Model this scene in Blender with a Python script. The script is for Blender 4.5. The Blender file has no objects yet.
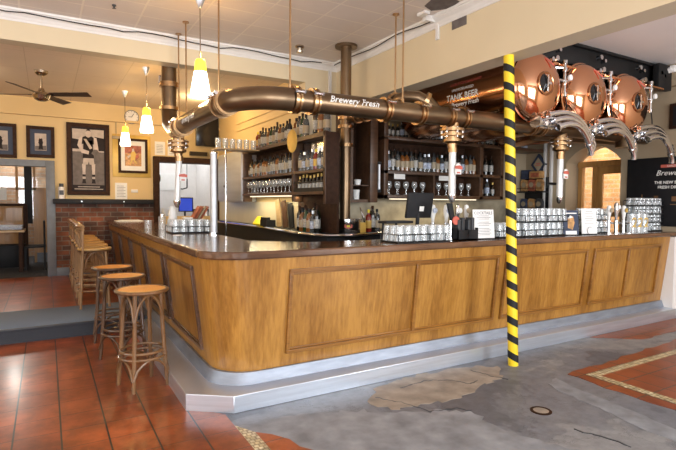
import bpy, bmesh, math, random
from mathutils import Vector, Matrix
R = random.Random(7)
PI = math.pi
S = bpy.context.scene
C = S.collection

# ------------------------------------------------------------------ materials
def newmat(name):
    m = bpy.data.materials.new(name); m.use_nodes = True
    nt = m.node_tree; nt.nodes.clear()
    out = nt.nodes.new('ShaderNodeOutputMaterial')
    p = nt.nodes.new('ShaderNodeBsdfPrincipled')
    nt.links.new(p.outputs[0], out.inputs[0])
    return m, nt, p
def setp(p, **k):
    for a, v in k.items(): p.inputs[a.replace('_', ' ')].default_value = v
def node(nt, t, **k):
    n = nt.nodes.new(t)
    for a, v in k.items():
        if a.startswith('_'): setattr(n, a[1:], v)
        else: n.inputs[a].default_value = v
    return n
def c4(c): return (c[0], c[1], c[2], 1)
def plain(name, col, rough=.5, metal=0, spec=.5, var=.12, scale=9, bump=0.0, stretch=(1,1,1), coat=0, bscale=None, **k):
    m, nt, p = newmat(name)
    setp(p, Roughness=rough, Metallic=metal)
    p.inputs['Specular IOR Level'].default_value = spec
    p.inputs['Coat Weight'].default_value = coat
    p.inputs['Coat Roughness'].default_value = .08
    tc = node(nt, 'ShaderNodeTexCoord'); mp = node(nt, 'ShaderNodeMapping')
    mp.inputs['Scale'].default_value = stretch
    nt.links.new(tc.outputs['Object'], mp.inputs[0])
    n = node(nt, 'ShaderNodeTexNoise', Scale=scale, Detail=4.0)
    nt.links.new(mp.outputs[0], n.inputs[0])
    r = node(nt, 'ShaderNodeValToRGB')
    r.color_ramp.elements[0].position = .3; r.color_ramp.elements[1].position = .7
    r.color_ramp.elements[0].color = c4([x*(1-var) for x in col]); r.color_ramp.elements[1].color = c4([min(1, x*(1+var)) for x in col])
    nt.links.new(n.outputs[0], r.inputs[0]); nt.links.new(r.outputs[0], p.inputs['Base Color'])
    if bump:
        b = node(nt, 'ShaderNodeBump', Strength=bump, Distance=.01)
        nt.links.new(n.outputs[0], b.inputs['Height']); nt.links.new(b.outputs[0], p.inputs['Normal'])
    for a, v in k.items(): p.inputs[a.replace('_', ' ')].default_value = v
    return m
def emis(name, col, s):
    m, nt, p = newmat(name); setp(p, Base_Color=c4(col), Emission_Color=c4(col), Emission_Strength=s, Roughness=.4); return m
def wood(name, dark, light, axis='Z', rough=.3, coat=0, scale=5):
    m, nt, p = newmat(name); setp(p, Roughness=rough, Coat_Weight=coat, Coat_Roughness=.1)
    tc = node(nt, 'ShaderNodeTexCoord'); mp = node(nt, 'ShaderNodeMapping')
    s = {'X': (.12, 1, 1), 'Y': (1, .12, 1), 'Z': (1, 1, .09)}[axis]
    mp.inputs['Scale'].default_value = s
    nt.links.new(tc.outputs['Object'], mp.inputs[0])
    n = node(nt, 'ShaderNodeTexNoise', Scale=scale*5, Detail=6.0, Roughness=.6, Distortion=.08)
    n2 = node(nt, 'ShaderNodeTexNoise', Scale=scale*.6, Detail=2.0)
    nt.links.new(mp.outputs[0], n.inputs[0]); nt.links.new(mp.outputs[0], n2.inputs[0])
    ad = node(nt, 'ShaderNodeMix', _data_type='FLOAT'); ad.inputs[0].default_value = .5
    nt.links.new(n.outputs[0], ad.inputs[2]); nt.links.new(n2.outputs[0], ad.inputs[3])
    r = node(nt, 'ShaderNodeValToRGB'); e = r.color_ramp.elements
    e[0].position = .38; e[1].position = .62; e[0].color = c4(dark); e[1].color = c4(light)
    nt.links.new(ad.outputs[0], r.inputs[0]); nt.links.new(r.outputs[0], p.inputs['Base Color'])
    b = node(nt, 'ShaderNodeBump', Strength=.12, Distance=.004)
    nt.links.new(n.outputs[0], b.inputs['Height']); nt.links.new(b.outputs[0], p.inputs['Normal'])
    return m
def bricks(name, c1, c2, mortar, bw, bh, ms, axes, offset=.5, rough=.7, var=.35, bump=.5, coat=0, off=(0,0), nscale=2.2):
    """brick / tile pattern laid on the plane given by axes, e.g. 'XY'"""
    m, nt, p = newmat(name); setp(p, Roughness=rough, Coat_Weight=coat, Coat_Roughness=.15)
    tc = node(nt, 'ShaderNodeTexCoord'); sx = node(nt, 'ShaderNodeSeparateXYZ'); cx = node(nt, 'ShaderNodeCombineXYZ')
    nt.links.new(tc.outputs['Object'], sx.inputs[0])
    for i, a in enumerate(axes):
        add = node(nt, 'ShaderNodeMath', _operation='ADD'); add.inputs[1].default_value = off[i]
        nt.links.new(sx.outputs['XYZ'.index(a)], add.inputs[0]); nt.links.new(add.outputs[0], cx.inputs[i])
    t = node(nt, 'ShaderNodeTexBrick'); t.offset = offset; t.squash = 1
    t.inputs['Color1'].default_value = c4(c1); t.inputs['Color2'].default_value = c4(c2); t.inputs['Mortar'].default_value = c4(mortar)
    t.inputs['Scale'].default_value = 1; t.inputs['Mortar Size'].default_value = ms; t.inputs['Mortar Smooth'].default_value = .1
    t.inputs['Brick Width'].default_value = bw; t.inputs['Row Height'].default_value = bh; t.inputs['Bias'].default_value = 0
    nt.links.new(cx.outputs[0], t.inputs['Vector'])
    n = node(nt, 'ShaderNodeTexNoise', Scale=nscale, Detail=5.0); nt.links.new(cx.outputs[0], n.inputs[0])
    mr = node(nt, 'ShaderNodeMapRange'); mr.inputs[1].default_value = .3; mr.inputs[2].default_value = .7; mr.inputs[3].default_value = 1-var; mr.inputs[4].default_value = 1+var*.6
    nt.links.new(n.outputs[0], mr.inputs[0])
    mx = node(nt, 'ShaderNodeVectorMath', _operation='SCALE'); nt.links.new(t.outputs[0], mx.inputs[0]); nt.links.new(mr.outputs[0], mx.inputs['Scale'])
    nt.links.new(mx.outputs[0], p.inputs['Base Color'])
    b = node(nt, 'ShaderNodeBump', Strength=bump, Distance=.004); b.invert = True
    nt.links.new(t.outputs['Fac'], b.inputs['Height']); nt.links.new(b.outputs[0], p.inputs['Normal'])
    return m
def clear(name, tint, white=.12, gloss=.12):
    m = bpy.data.materials.new(name); m.use_nodes = True; nt = m.node_tree; nt.nodes.clear()
    out = node(nt, 'ShaderNodeOutputMaterial'); tr = node(nt, 'ShaderNodeBsdfTransparent', Color=c4(tint))
    df = node(nt, 'ShaderNodeBsdfDiffuse', Color=(.9, .92, .93, 1)); gl = node(nt, 'ShaderNodeBsdfGlossy', Color=(1, 1, 1, 1), Roughness=.05)
    a = node(nt, 'ShaderNodeMixShader'); b = node(nt, 'ShaderNodeMixShader')
    lw = node(nt, 'ShaderNodeLayerWeight', Blend=.35)
    mr = node(nt, 'ShaderNodeMapRange'); mr.inputs[3].default_value = white; mr.inputs[4].default_value = min(1, white+.45)
    nt.links.new(lw.outputs['Facing'], mr.inputs[0]); nt.links.new(mr.outputs[0], a.inputs[0])
    nt.links.new(tr.outputs[0], a.inputs[1]); nt.links.new(df.outputs[0], a.inputs[2])
    b.inputs[0].default_value = gloss
    nt.links.new(a.outputs[0], b.inputs[1]); nt.links.new(gl.outputs[0], b.inputs[2]); nt.links.new(b.outputs[0], out.inputs[0])
    return m

M = {}
M['cream'] = plain('cream_paint', (.72, .53, .26), .6, var=.04, scale=1.5)
M['cream_pale'] = plain('pale_cream_paint', (.74, .62, .42), .55, var=.04, scale=1.2)
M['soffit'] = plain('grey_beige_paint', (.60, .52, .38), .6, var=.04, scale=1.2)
M['greywall'] = plain('taupe_paint', (.42, .33, .22), .6, var=.06, scale=1.2)
M['white'] = plain('white_gloss_paint', (.82, .80, .78), .4, var=.03)
M['ceilplain'] = plain('ceiling_paint', (.84, .81, .80), .7, var=.03, scale=1)
M['ceil'] = bricks('ceiling_panels', (.78, .70, .65), (.75, .67, .62), (.88, .80, .71), .34, .55, .010, 'YX', 0, .55, .05, .8, off=(.1, .2))
M['ceil_back'] = bricks('back_ceiling_panels', (.76, .66, .56), (.75, .65, .55), (.62, .53, .43), .9, .6, .005, 'YX', 0, .6, .04, .5, off=(.1, .2))
M['concrete'] = None
M['carpet_a'] = plain('blue_grey_carpet', (.16, .215, .31), .95, var=.25, scale=120, bump=.4)
M['carpet_b'] = plain('dark_carpet', (.045, .050, .062), .95, var=.3, scale=120, bump=.4)
M['tile'] = bricks('terracotta_tiles', (.38, .090, .024), (.30, .066, .020), (.13, .045, .025), .2625, .2625, .004, 'XY', 0, .30, .45, .6, .15, off=(.206, .05), nscale=1.6)
def strong_joints(m, bw, offx, wid, col):
    nt = m.node_tree; p = [n for n in nt.nodes if n.type == 'BSDF_PRINCIPLED'][0]
    src = p.inputs['Base Color'].links[0].from_socket
    tc = node(nt, 'ShaderNodeTexCoord'); sx = node(nt, 'ShaderNodeSeparateXYZ'); nt.links.new(tc.outputs['Object'], sx.inputs[0])
    a = node(nt, 'ShaderNodeMath', _operation='ADD'); a.inputs[1].default_value = offx+wid/2+10*bw; nt.links.new(sx.outputs[0], a.inputs[0])
    md = node(nt, 'ShaderNodeMath', _operation='MODULO'); md.inputs[1].default_value = bw; nt.links.new(a.outputs[0], md.inputs[0])
    lt = node(nt, 'ShaderNodeMath', _operation='LESS_THAN'); lt.inputs[1].default_value = wid; nt.links.new(md.outputs[0], lt.inputs[0])
    n = node(nt, 'ShaderNodeTexNoise', Scale=3.4, Detail=9.0, Roughness=.7); nt.links.new(tc.outputs['Object'], n.inputs[0])
    st = node(nt, 'ShaderNodeMapRange'); st.inputs[1].default_value = .42; st.inputs[2].default_value = .60; st.inputs[3].default_value = .62; st.inputs[4].default_value = 1.08; nt.links.new(n.outputs[0], st.inputs[0])
    sc = node(nt, 'ShaderNodeVectorMath', _operation='SCALE'); nt.links.new(src, sc.inputs[0]); nt.links.new(st.outputs[0], sc.inputs['Scale'])
    mx = node(nt, 'ShaderNodeMix', _data_type='RGBA'); nt.links.new(lt.outputs[0], mx.inputs[0]); nt.links.new(sc.outputs[0], mx.inputs[6]); mx.inputs[7].default_value = c4(col)
    nt.links.new(mx.outputs[2], p.inputs['Base Color'])
M['tile2'] = bricks('terracotta_tiles_right', (.30, .075, .026), (.24, .055, .02), (.10, .06, .045), .2625, .2625, .007, 'XY', 0, .38, .3, .6, .08, off=(.15, .02), nscale=2.6)
strong_joints(M['tile'], .2625, .206, .011, (.03, .028, .024)); M['mosaic'] = bricks('mosaic_border', (.72, .64, .44), (.58, .46, .24), (.34, .25, .13), .035, .035, .005, 'XY', .5, .4, .5, .5, nscale=18)
M['brick'] = bricks('old_red_brick', (.27, .085, .04), (.075, .045, .04), (.20, .17, .14), .23, .086, .008, 'XZ', .5, .85, .55, .9, nscale=4)
M['brick_pale'] = bricks('pale_brick', (.50, .32, .20), (.40, .25, .16), (.42, .36, .29), .23, .086, .010, 'XZ', .5, .85, .3, .9, nscale=4)
M['brick_sun'] = bricks('orange_brick', (.70, .33, .11), (.55, .23, .07), (.55, .38, .22), .23, .086, .010, 'YZ', .5, .85, .3, .9, nscale=4)
M['oak'] = wood('golden_oak', (.24, .100, .014), (.44, .215, .042), 'Z', .34, .25, 9)
M['oak_side'] = M['oak']
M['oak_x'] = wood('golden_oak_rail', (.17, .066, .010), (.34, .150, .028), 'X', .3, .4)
M['oak_y'] = wood('shaded_oak_rail', (.045, .02, .010), (.12, .055, .022), 'Y', .3, .4)  # left-arm mouldings: shade on that side put into a darker oak colour
M['top'] = wood('dark_polished_timber', (.075, .036, .020), (.19, .092, .045), 'X', .16, .5)
M['shelfwood'] = wood('dark_shelf_timber', (.055, .026, .014), (.12, .060, .030), 'X', .4)
M['paletop'] = wood('pale_timber', (.45, .30, .14), (.62, .44, .24), 'Y', .35, .2)
M['framewood'] = plain('dark_frame_timber', (.040, .018, .010), .6, var=.3, scale=20, spec=.15)
M['doorwood'] = wood('honey_timber', (.36, .17, .045), (.52, .27, .08), 'Z', .4, .2)
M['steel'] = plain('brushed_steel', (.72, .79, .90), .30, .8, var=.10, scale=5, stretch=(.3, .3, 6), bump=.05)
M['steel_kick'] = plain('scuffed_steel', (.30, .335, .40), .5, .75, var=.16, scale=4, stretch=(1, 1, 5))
M['steel_cab'] = plain('satin_steel', (.62, .64, .68), .5, .75, var=.1, scale=3, stretch=(.3, .3, 3))
M['steel_pol'] = plain('polished_steel', (.80, .81, .84), .12, 1, var=.03)
M['chrome'] = plain('chrome', (.78, .79, .82), .13, 1, var=.05, scale=30)
M['bronze'] = plain('bronze_pipe', (.20, .135, .080), .33, .88, var=.16, scale=4, bump=.05)
M['brass'] = plain('brass_clamp', (.46, .29, .15), .30, 1, var=.12, scale=14)
M['copper'] = plain('polished_copper', (.86, .45, .26), .09, 1, var=.04, scale=3)
M['copper_dark'] = plain('copper_body', (.50, .24, .12), .16, 1, var=.08, scale=3)
M['black'] = plain('black_plastic', (.012, .012, .014), .55, var=.2, spec=.3)
M['blackmetal'] = plain('black_metal', (.007, .007, .008), .6, .1, var=.2)
M['darkgrey'] = plain('charcoal_paint', (.045, .05, .058), .45, var=.15)
M['bluegrey'] = plain('blue_grey_paint', (.16, .18, .21), .45, var=.1)
M['yellow'] = plain('yellow_tape', (.86, .62, .02), .38, var=.06)
M['yellow2'] = plain('yellow_plastic', (.88, .68, .02), .4, var=.06)
M['bent'] = wood('bentwood', (.10, .048, .018), (.24, .120, .048), 'Z', .32, .3)
M['bent_light'] = wood('bentwood_worn', (.17, .085, .035), (.42, .26, .13), 'Z', .38, .2)
M['bent_dark'] = wood('bentwood_dark', (.045, .024, .014), (.13, .065, .03), 'Z', .32, .3)
M['seat'] = wood('seat_ply', (.60, .19, .002), (.80, .31, .004), 'X', .42, .05)
M['seat_pale'] = wood('seat_ply_pale', (.42, .24, .07), (.58, .36, .13), 'X', .35, .2)
M['glass'] = clear('clear_glass', (.93, .95, .96), .20, .06)
M['wineglass'] = clear('wine_glass', (.90, .92, .93), .14, .12)
M['pane'] = clear('window_pane', (.97, .98, .98), .01, .05)
M['tubeclear'] = clear('frosted_tube', (.90, .86, .82), .62, .1)
M['wire'] = plain('black_wire', (.02, .02, .022), .4, .5, var=.1)
M['paper'] = plain('white_paper', (.84, .84, .82), .6, var=.03)
M['print'] = plain('printed_grey', (.25, .25, .27), .6, var=.2, scale=60)
M['mat'] = plain('navy_mat', (.03, .045, .09), .6, var=.1)
M['sepia1'] = plain('print_pale', (.52, .46, .42), .8, spec=.05, var=.12, scale=12)
M['sepia2'] = plain('print_mid', (.17, .15, .145), .8, spec=.05, var=.2, scale=12)
M['sepia3'] = plain('print_dark', (.035, .03, .032), .8, spec=.05, var=.2, scale=12)
M['sepia4'] = plain('print_skin', (.60, .52, .48), .8, spec=.05, var=.1, scale=12)
M['white_ink'] = plain('white_ink', (.88, .87, .84), .5, var=.02)
M['red_ink'] = plain('red_ink', (.60, .13, .09), .5, var=.05)
M['gold'] = plain('gold_ink', (.60, .40, .10), .4, .3, var=.1)
M['stone'] = plain('stained_stone', (.36, .31, .22), .4, var=.35, scale=5, coat=.2)
M['splash'] = plain('pale_splashback', (.72, .66, .50), .3, var=.08, scale=2)
M['tv'] = plain('black_screen', (.01, .01, .012), .15, var=.1)
M['lamp'] = emis('lamp_glass_white', (1, .93, .78), 5.5)
M['lamp_top'] = emis('lamp_glass_yellow', (1, .70, .05), 1.6)
M['tube_on'] = emis('shelf_light', (1, .86, .62), 1.1)
M['blue_scr'] = emis('blue_screen', (.02, .06, .55), .5)
M['fan_dark'] = plain('fan_blade', (.05, .03, .022), .4, var=.2)
M['nickel'] = plain('antique_nickel', (.45, .38, .30), .25, 1, var=.05)
M['kraft'] = plain('crisp_packet_red', (.38, .10, .05), .35, var=.5, scale=18)
M['kraft2'] = plain('crisp_packet_gold', (.50, .27, .10), .35, var=.5, scale=18)
M['bluepack'] = plain('blue_packet', (.035, .055, .12), .35, var=.5, scale=18)

# concrete with worn patches and cracks
m, nt, p = newmat('worn_concrete')
tc = node(nt, 'ShaderNodeTexCoord'); 
n1 = node(nt, 'ShaderNodeTexNoise', Scale=.75, Detail=7.0, Roughness=.55, Distortion=.6)
n2 = node(nt, 'ShaderNodeTexNoise', Scale=9.0, Detail=8.0, Roughness=.7)
n3 = node(nt, 'ShaderNodeTexNoise', Scale=1.3, Detail=3.0)
vo = node(nt, 'ShaderNodeTexVoronoi', Scale=1.4); vo.feature = 'DISTANCE_TO_EDGE'
mpx = node(nt, 'ShaderNodeMapping'); mpx.inputs['Location'].default_value = (1.3, 4.4, 0)
nt.links.new(tc.outputs['Object'], mpx.inputs[0])
wv = node(nt, 'ShaderNodeVectorMath', _operation='MULTIPLY_ADD'); wv.inputs[1].default_value = (.5, .5, .5)
nt.links.new(n2.outputs['Color'], wv.inputs[0]); nt.links.new(mpx.outputs[0], wv.inputs[2])
for q in (n1, n2, n3): nt.links.new(mpx.outputs[0], q.inputs[0])
nt.links.new(wv.outputs[0], vo.inputs[0])
r1 = node(nt, 'ShaderNodeValToRGB'); e = r1.color_ramp.elements
e[0].position = .47; e[0].color = (.115, .122, .142, 1); e[1].position = .485; e[1].color = (.165, .172, .195, 1)
x = e.new(.60); x.color = (.19, .195, .21, 1); x = e.new(.615); x.color = (.25, .25, .255, 1)
nt.links.new(n1.outputs[0], r1.inputs[0])
m2 = node(nt, 'ShaderNodeMapRange'); m2.inputs[1].default_value = .3; m2.inputs[2].default_value = .7; m2.inputs[3].default_value = .72; m2.inputs[4].default_value = 1.22
nt.links.new(n2.outputs[0], m2.inputs[0])
m3 = node(nt, 'ShaderNodeMapRange'); m3.inputs[1].default_value = 0; m3.inputs[2].default_value = .012; m3.inputs[3].default_value = .55; m3.inputs[4].default_value = 1
nt.links.new(vo.outputs[0], m3.inputs[0])
mm = node(nt, 'ShaderNodeMath', _operation='MULTIPLY'); nt.links.new(m2.outputs[0], mm.inputs[0]); nt.links.new(m3.outputs[0], mm.inputs[1])
sc = node(nt, 'ShaderNodeVectorMath', _operation='SCALE'); nt.links.new(r1.outputs[0], sc.inputs[0]); nt.links.new(mm.outputs[0], sc.inputs['Scale'])
nt.links.new(sc.outputs[0], p.inputs['Base Color'])
m4 = node(nt, 'ShaderNodeMapRange'); m4.inputs[3].default_value = .25; m4.inputs[4].default_value = .6
nt.links.new(n3.outputs[0], m4.inputs[0]); nt.links.new(m4.outputs[0], p.inputs['Roughness'])
bp = node(nt, 'ShaderNodeBump', Strength=.25, Distance=.004); nt.links.new(mm.outputs[0], bp.inputs['Height']); nt.links.new(bp.outputs[0], p.inputs['Normal'])
M['concrete'] = m

# ------------------------------------------------------------------ mesh builder
def basis(d):
    d = Vector(d).normalized()
    a = Vector((0, 0, 1)) if abs(d.z) < .95 else Vector((1, 0, 0))
    u = d.cross(a).normalized(); v = d.cross(u).normalized()
    return d, u, v
class B:
    def __init__(s): s.bm = bmesh.new(); s.mi = 0
    def face(s, vs):
        try: f = s.bm.faces.new(vs); f.material_index = s.mi; return f
        except ValueError: return None
    def hexa(s, P):  # 8 pts: bottom ring 0-3, top ring 4-7
        v = [s.bm.verts.new(p) for p in P]
        for q in ((3,2,1,0), (4,5,6,7), (0,1,5,4), (1,2,6,5), (2,3,7,6), (3,0,4,7)): s.face([v[i] for i in q])
        return s
    def box(s, x0, x1, y0, y1, z0, z1, bev=0):
        n0 = len(s.bm.verts)
        s.hexa([(x0,y0,z0),(x1,y0,z0),(x1,y1,z0),(x0,y1,z0),(x0,y0,z1),(x1,y0,z1),(x1,y1,z1),(x0,y1,z1)])
        if bev:
            s.bm.verts.ensure_lookup_table(); vs = set(s.bm.verts[n0:])
            es = [e for e in s.bm.edges if e.verts[0] in vs]
            bmesh.ops.bevel(s.bm, geom=es, offset=bev, segments=2, affect='EDGES', profile=.5, material=-1)
        return s
    def obox(s, c, sx, sy, sz, rz=0, tilt=0):  # oriented box, centre c; tilt about local x
        mt = Matrix.Translation(c) @ Matrix.Rotation(rz, 4, 'Z') @ Matrix.Rotation(tilt, 4, 'X')
        P = [mt @ Vector((a*sx/2, b*sy/2, d*sz/2)) for d in (-1, 1) for a, b in ((-1,-1),(1,-1),(1,1),(-1,1))]
        return s.hexa(P)
    def prism(s, pts, a, b, ax='Z'):  # polygon pts extruded from a to b along ax
        def mk(q, t):
            if ax == 'Z': return (q[0], q[1], t)
            if ax == 'Y': return (q[0], t, q[1])
            return (t, q[0], q[1])
        v0 = [s.bm.verts.new(mk(q, a)) for q in pts]; v1 = [s.bm.verts.new(mk(q, b)) for q in pts]
        s.face(v0[::-1]); s.face(v1)
        n = len(pts)
        for i in range(n): s.face([v0[i], v0[(i+1)%n], v1[(i+1)%n], v1[i]])
        return s
    def tube(s, pts, r, seg=10, caps=True, closed=False):
        pts = [Vector(p) for p in pts]; n = len(pts); rings = []
        rr = r if isinstance(r, (list, tuple)) else [r]*n
        u = None
        for i, p in enumerate(pts):
            if closed: d = pts[(i+1)%n]-pts[i-1]
            else: d = pts[min(i+1, n-1)]-pts[max(i-1, 0)]
            d.normalize()
            if u is None: _, u, _ = basis(d)
            u = (u - d*u.dot(d)).normalized(); v = d.cross(u)
            rings.append([s.bm.verts.new(p+(u*math.cos(t)+v*math.sin(t))*rr[i]) for t in (2*PI*k/seg for k in range(seg))])
        for i in range(n if closed else n-1):
            a, b = rings[i], rings[(i+1)%n]
            for k in range(seg): s.face([a[k], a[(k+1)%seg], b[(k+1)%seg], b[k]])
        if caps and not closed: s.face(rings[0][::-1]); s.face(rings[-1])
        return s
    def cyl(s, p0, p1, r, r2=None, seg=16): return s.tube([p0, p1], [r, r if r2 is None else r2], seg)
    def lathe(s, prof, c=(0,0,0), axis=(0,0,1), seg=20, caps=True):
        d, u, v = basis(axis); c = Vector(c); rings = []
        for r, h in prof:
            if r < 1e-5: rings.append([s.bm.verts.new(c+d*h)])
            else: rings.append([s.bm.verts.new(c+d*h+(u*math.cos(t)+v*math.sin(t))*r) for t in (2*PI*k/seg for k in range(seg))])
        for a, b in zip(rings, rings[1:]):
            for k in range(seg):
                k2 = (k+1) % seg
                if len(a) == 1 and len(b) == 1: continue
                if len(a) == 1: s.face([a[0], b[k2], b[k]])
                elif len(b) == 1: s.face([a[k], a[k2], b[0]])
                else: s.face([a[k], a[k2], b[k2], b[k]])
        if caps:
            if len(rings[0]) > 1: s.face(rings[0][::-1])
            if len(rings[-1]) > 1: s.face(rings[-1])
        return s
    def ring(s, c, rad, r, axis=(0,0,1), seg=24, seg2=8, a0=0, a1=2*PI):
        d, u, v = basis(axis); c = Vector(c); full = abs(a1-a0-2*PI) < 1e-6
        n = seg if full else seg+1
        pts = [c+(u*math.cos(a0+(a1-a0)*k/seg)+v*math.sin(a0+(a1-a0)*k/seg))*rad for k in range(n)]
        return s.tube(pts, r, seg2, closed=full)
    def poly(s, pts):
        s.face([s.bm.verts.new(p) for p in pts]); return s
    def build(s, name, mats, parent=None, smooth=35, bevel=0):
        bmesh.ops.recalc_face_normals(s.bm, faces=s.bm.faces)
        me = bpy.data.meshes.new(name)
        off = Vector((0, 0, 0)); q = parent
        while q is not None: off += q.location; q = q.parent
        if off.length: bmesh.ops.translate(s.bm, verts=s.bm.verts, vec=-off)
        s.bm.to_mesh(me); s.bm.free()
        for mm_ in (mats if isinstance(mats, (list, tuple)) else [mats]): me.materials.append(M[mm_] if isinstance(mm_, str) else mm_)
        if smooth:
            me.shade_smooth(); me.set_sharp_from_angle(angle=math.radians(smooth))
        o = bpy.data.objects.new(name, me); C.objects.link(o)
        if parent is not None: o.parent = parent
        if bevel:
            bv = o.modifiers.new('bevel', 'BEVEL'); bv.width = bevel; bv.segments = 2; bv.limit_method = 'ANGLE'
        return o
def thing(name, label, cat, loc=(0,0,0), group=None):
    o = bpy.data.objects.new(name, None); C.objects.link(o); o.location = loc; o.empty_display_size = .05
    return tag(o, label, cat, group)
def tag(o, label, cat, group=None, kind=None):
    o['label'] = label; o['category'] = cat
    if group: o['group'] = group
    if kind: o['kind'] = kind
    return o
def struct(name, b, mats, parent=None, smooth=35):
    o = b.build(name, mats, parent, smooth); 
    if parent is None: o['kind'] = 'structure'
    return o
def origin(o, loc):  # move a mesh thing's origin to loc
    o.data.transform(Matrix.Translation(-Vector(loc))); o.location = loc; return o
def dup(root, loc, rz=None, label=None, group=None, scale=None):
    r = root.copy(); C.objects.link(r); r.location = loc
    if rz is not None: r.rotation_euler = (0, 0, rz)
    if scale: r.scale = scale
    if label: r['label'] = label
    if group: r['group'] = group
    for ch in list(root.children):
        c = ch.copy(); C.objects.link(c); c.parent = r
        for g in list(ch.children):
            d = g.copy(); C.objects.link(d); d.parent = c
    return r
ORD = ['first','second','third','fourth','fifth','sixth','seventh','eighth','ninth','tenth','eleventh','twelfth','thirteenth','fourteenth','fifteenth','sixteenth','seventeenth','eighteenth','nineteenth','twentieth','twenty-first','twenty-second','twenty-third','twenty-fourth','twenty-fifth','twenty-sixth','twenty-seventh','twenty-eighth']
def lettering(name, txt, size, fmap, mat, parent, shear=0, depth=.002, bold=0, sub=0):
    """lettering as mesh; fmap maps (x, y, depth) of the centred text to the place"""
    cu = bpy.data.curves.new(name, 'FONT'); cu.body = txt; cu.size = size; cu.align_x = 'CENTER'; cu.align_y = 'CENTER'
    cu.shear = shear; cu.resolution_u = 2; cu.offset = bold
    to = bpy.data.objects.new('tmp', cu); me = bpy.data.meshes.new_from_object(to)
    bpy.data.objects.remove(to); bpy.data.curves.remove(cu)
    me.name = name
    bm = bmesh.new(); bm.from_mesh(me)
    if sub:
        for _ in range(sub): bmesh.ops.subdivide_edges(bm, edges=[e for e in bm.edges if e.calc_length() > size*.15], cuts=1)
        bmesh.ops.triangulate(bm, faces=bm.faces)
    off = Vector((0, 0, 0)); q = parent
    while q is not None: off += q.location; q = q.parent
    ext = bmesh.ops.extrude_face_region(bm, geom=list(bm.faces))
    top = set(v for v in ext['geom'] if isinstance(v, bmesh.types.BMVert))
    for v in bm.verts: v.co.z = depth if v in top else 0
    for v in bm.verts: v.co = Vector(fmap(v.co.x, v.co.y, v.co.z)) - off
    bmesh.ops.recalc_face_normals(bm, faces=bm.faces)
    bm.to_mesh(me); bm.free(); me.materials.clear(); me.materials.append(M[mat])
    o = bpy.data.objects.new(name, me); C.objects.link(o)
    if parent is not None: o.parent = parent
    return o

def simple(name, b, mats, label, cat, loc, group=None, **k):
    o = b.build(name, mats, None, **k); tag(o, label, cat, group); origin(o, loc); return o
# ------------------------------------------------------------------ the setting
b = B(); b.box(-3, 7.5, -2.7, 6.14, -.12, 0); struct('floor', b, 'concrete')
def jag(pts, amp, step=.12, seed=1, fixed=()):
    rr = random.Random(seed); out = []
    for i, (p, q) in enumerate(zip(pts, pts[1:]+pts[:1])):
        L = math.dist(p, q); n = max(1, int(L/step))
        for k in range(n):
            t = k/n; x = p[0]+(q[0]-p[0])*t; y = p[1]+(q[1]-p[1])*t
            if i not in fixed and k: x += rr.uniform(-amp, amp); y += rr.uniform(-amp, amp)
            out.append((x, y))
    return out
b = B(); b.prism(jag([(-3, -2.6), (1.06, -2.6), (1.06, 3.36), (.98, 3.46), (.84, 3.56), (.84, 6.13), (-3, 6.13)], .03, .12, 3, (0, 1, 2, 3, 4, 5, 6)), 0, .004)
struct('floor', b, 'tile')
b = B(); b.prism([(1.06, -2.6), (1.145, -2.6), (1.145, 3.0), (1.06, 3.16)], 0, .005); struct('floor', b, 'mosaic')
b = B(); b.prism(jag([(1.145, -2.6), (1.34, -2.6), (1.36, 2.5), (1.30, 2.8), (1.145, 3.0)], .03, .1, 5, (0, 4)), 0, .004); struct('floor', b, 'tile')
# right-hand tiled bay with its mosaic border
b = B(); b.prism(jag([(3.93, 2.69), (3.88, -2.6), (7.34, -2.6), (7.34, 2.95), (5.7, 2.78), (4.6, 2.72)], .025, .12, 6, (1, 2)), 0, .004); struct('floor', b, 'tile2')
b = B(); b.prism([(4.06, 2.60), (7.34, 2.60), (7.34, 2.52), (4.14, 2.52), (4.105, -2.6), (4.025, -2.6)], .004, .007); struct('floor', b, 'mosaic')
b = B(); b.prism(jag([(5.25, 3.33), (5.7, 3.0), (6.5, 3.02), (7.34, 3.08), (7.34, 3.34)], .03, .12, 9, (3, 4)), 0, .004); struct('floor', b, 'tile2')
# platform at the back left
b = B(); b.box(-3, 1.05, 6.14, 10.2, 0, .15); struct('floor', b, 'concrete')
b = B(); b.box(-3, .98, 7.12, 10.2, .15, .154); struct('floor', b, 'tile')
b = B(); b.box(-3, .98, 6.12, 7.12, .15, .158, .003); struct('floor', b, 'carpet_a')
b = B(); b.box(-3, .98, 6.125, 6.14, .002, .15); struct('floor', b, 'carpet_b')
b = B(); b.box(-3, .98, 6.11, 6.14, .142, .162, .003); struct('trim_1', b, 'darkgrey')
b = B(); b.box(-3, 3.1, 10.2, 14.2, .0, .152); struct('floor', b, 'carpet_b')
b = B(); b.box(1.05, 7.5, 6.14, 10.2, -.12, 0); struct('floor', b, 'concrete')

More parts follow.
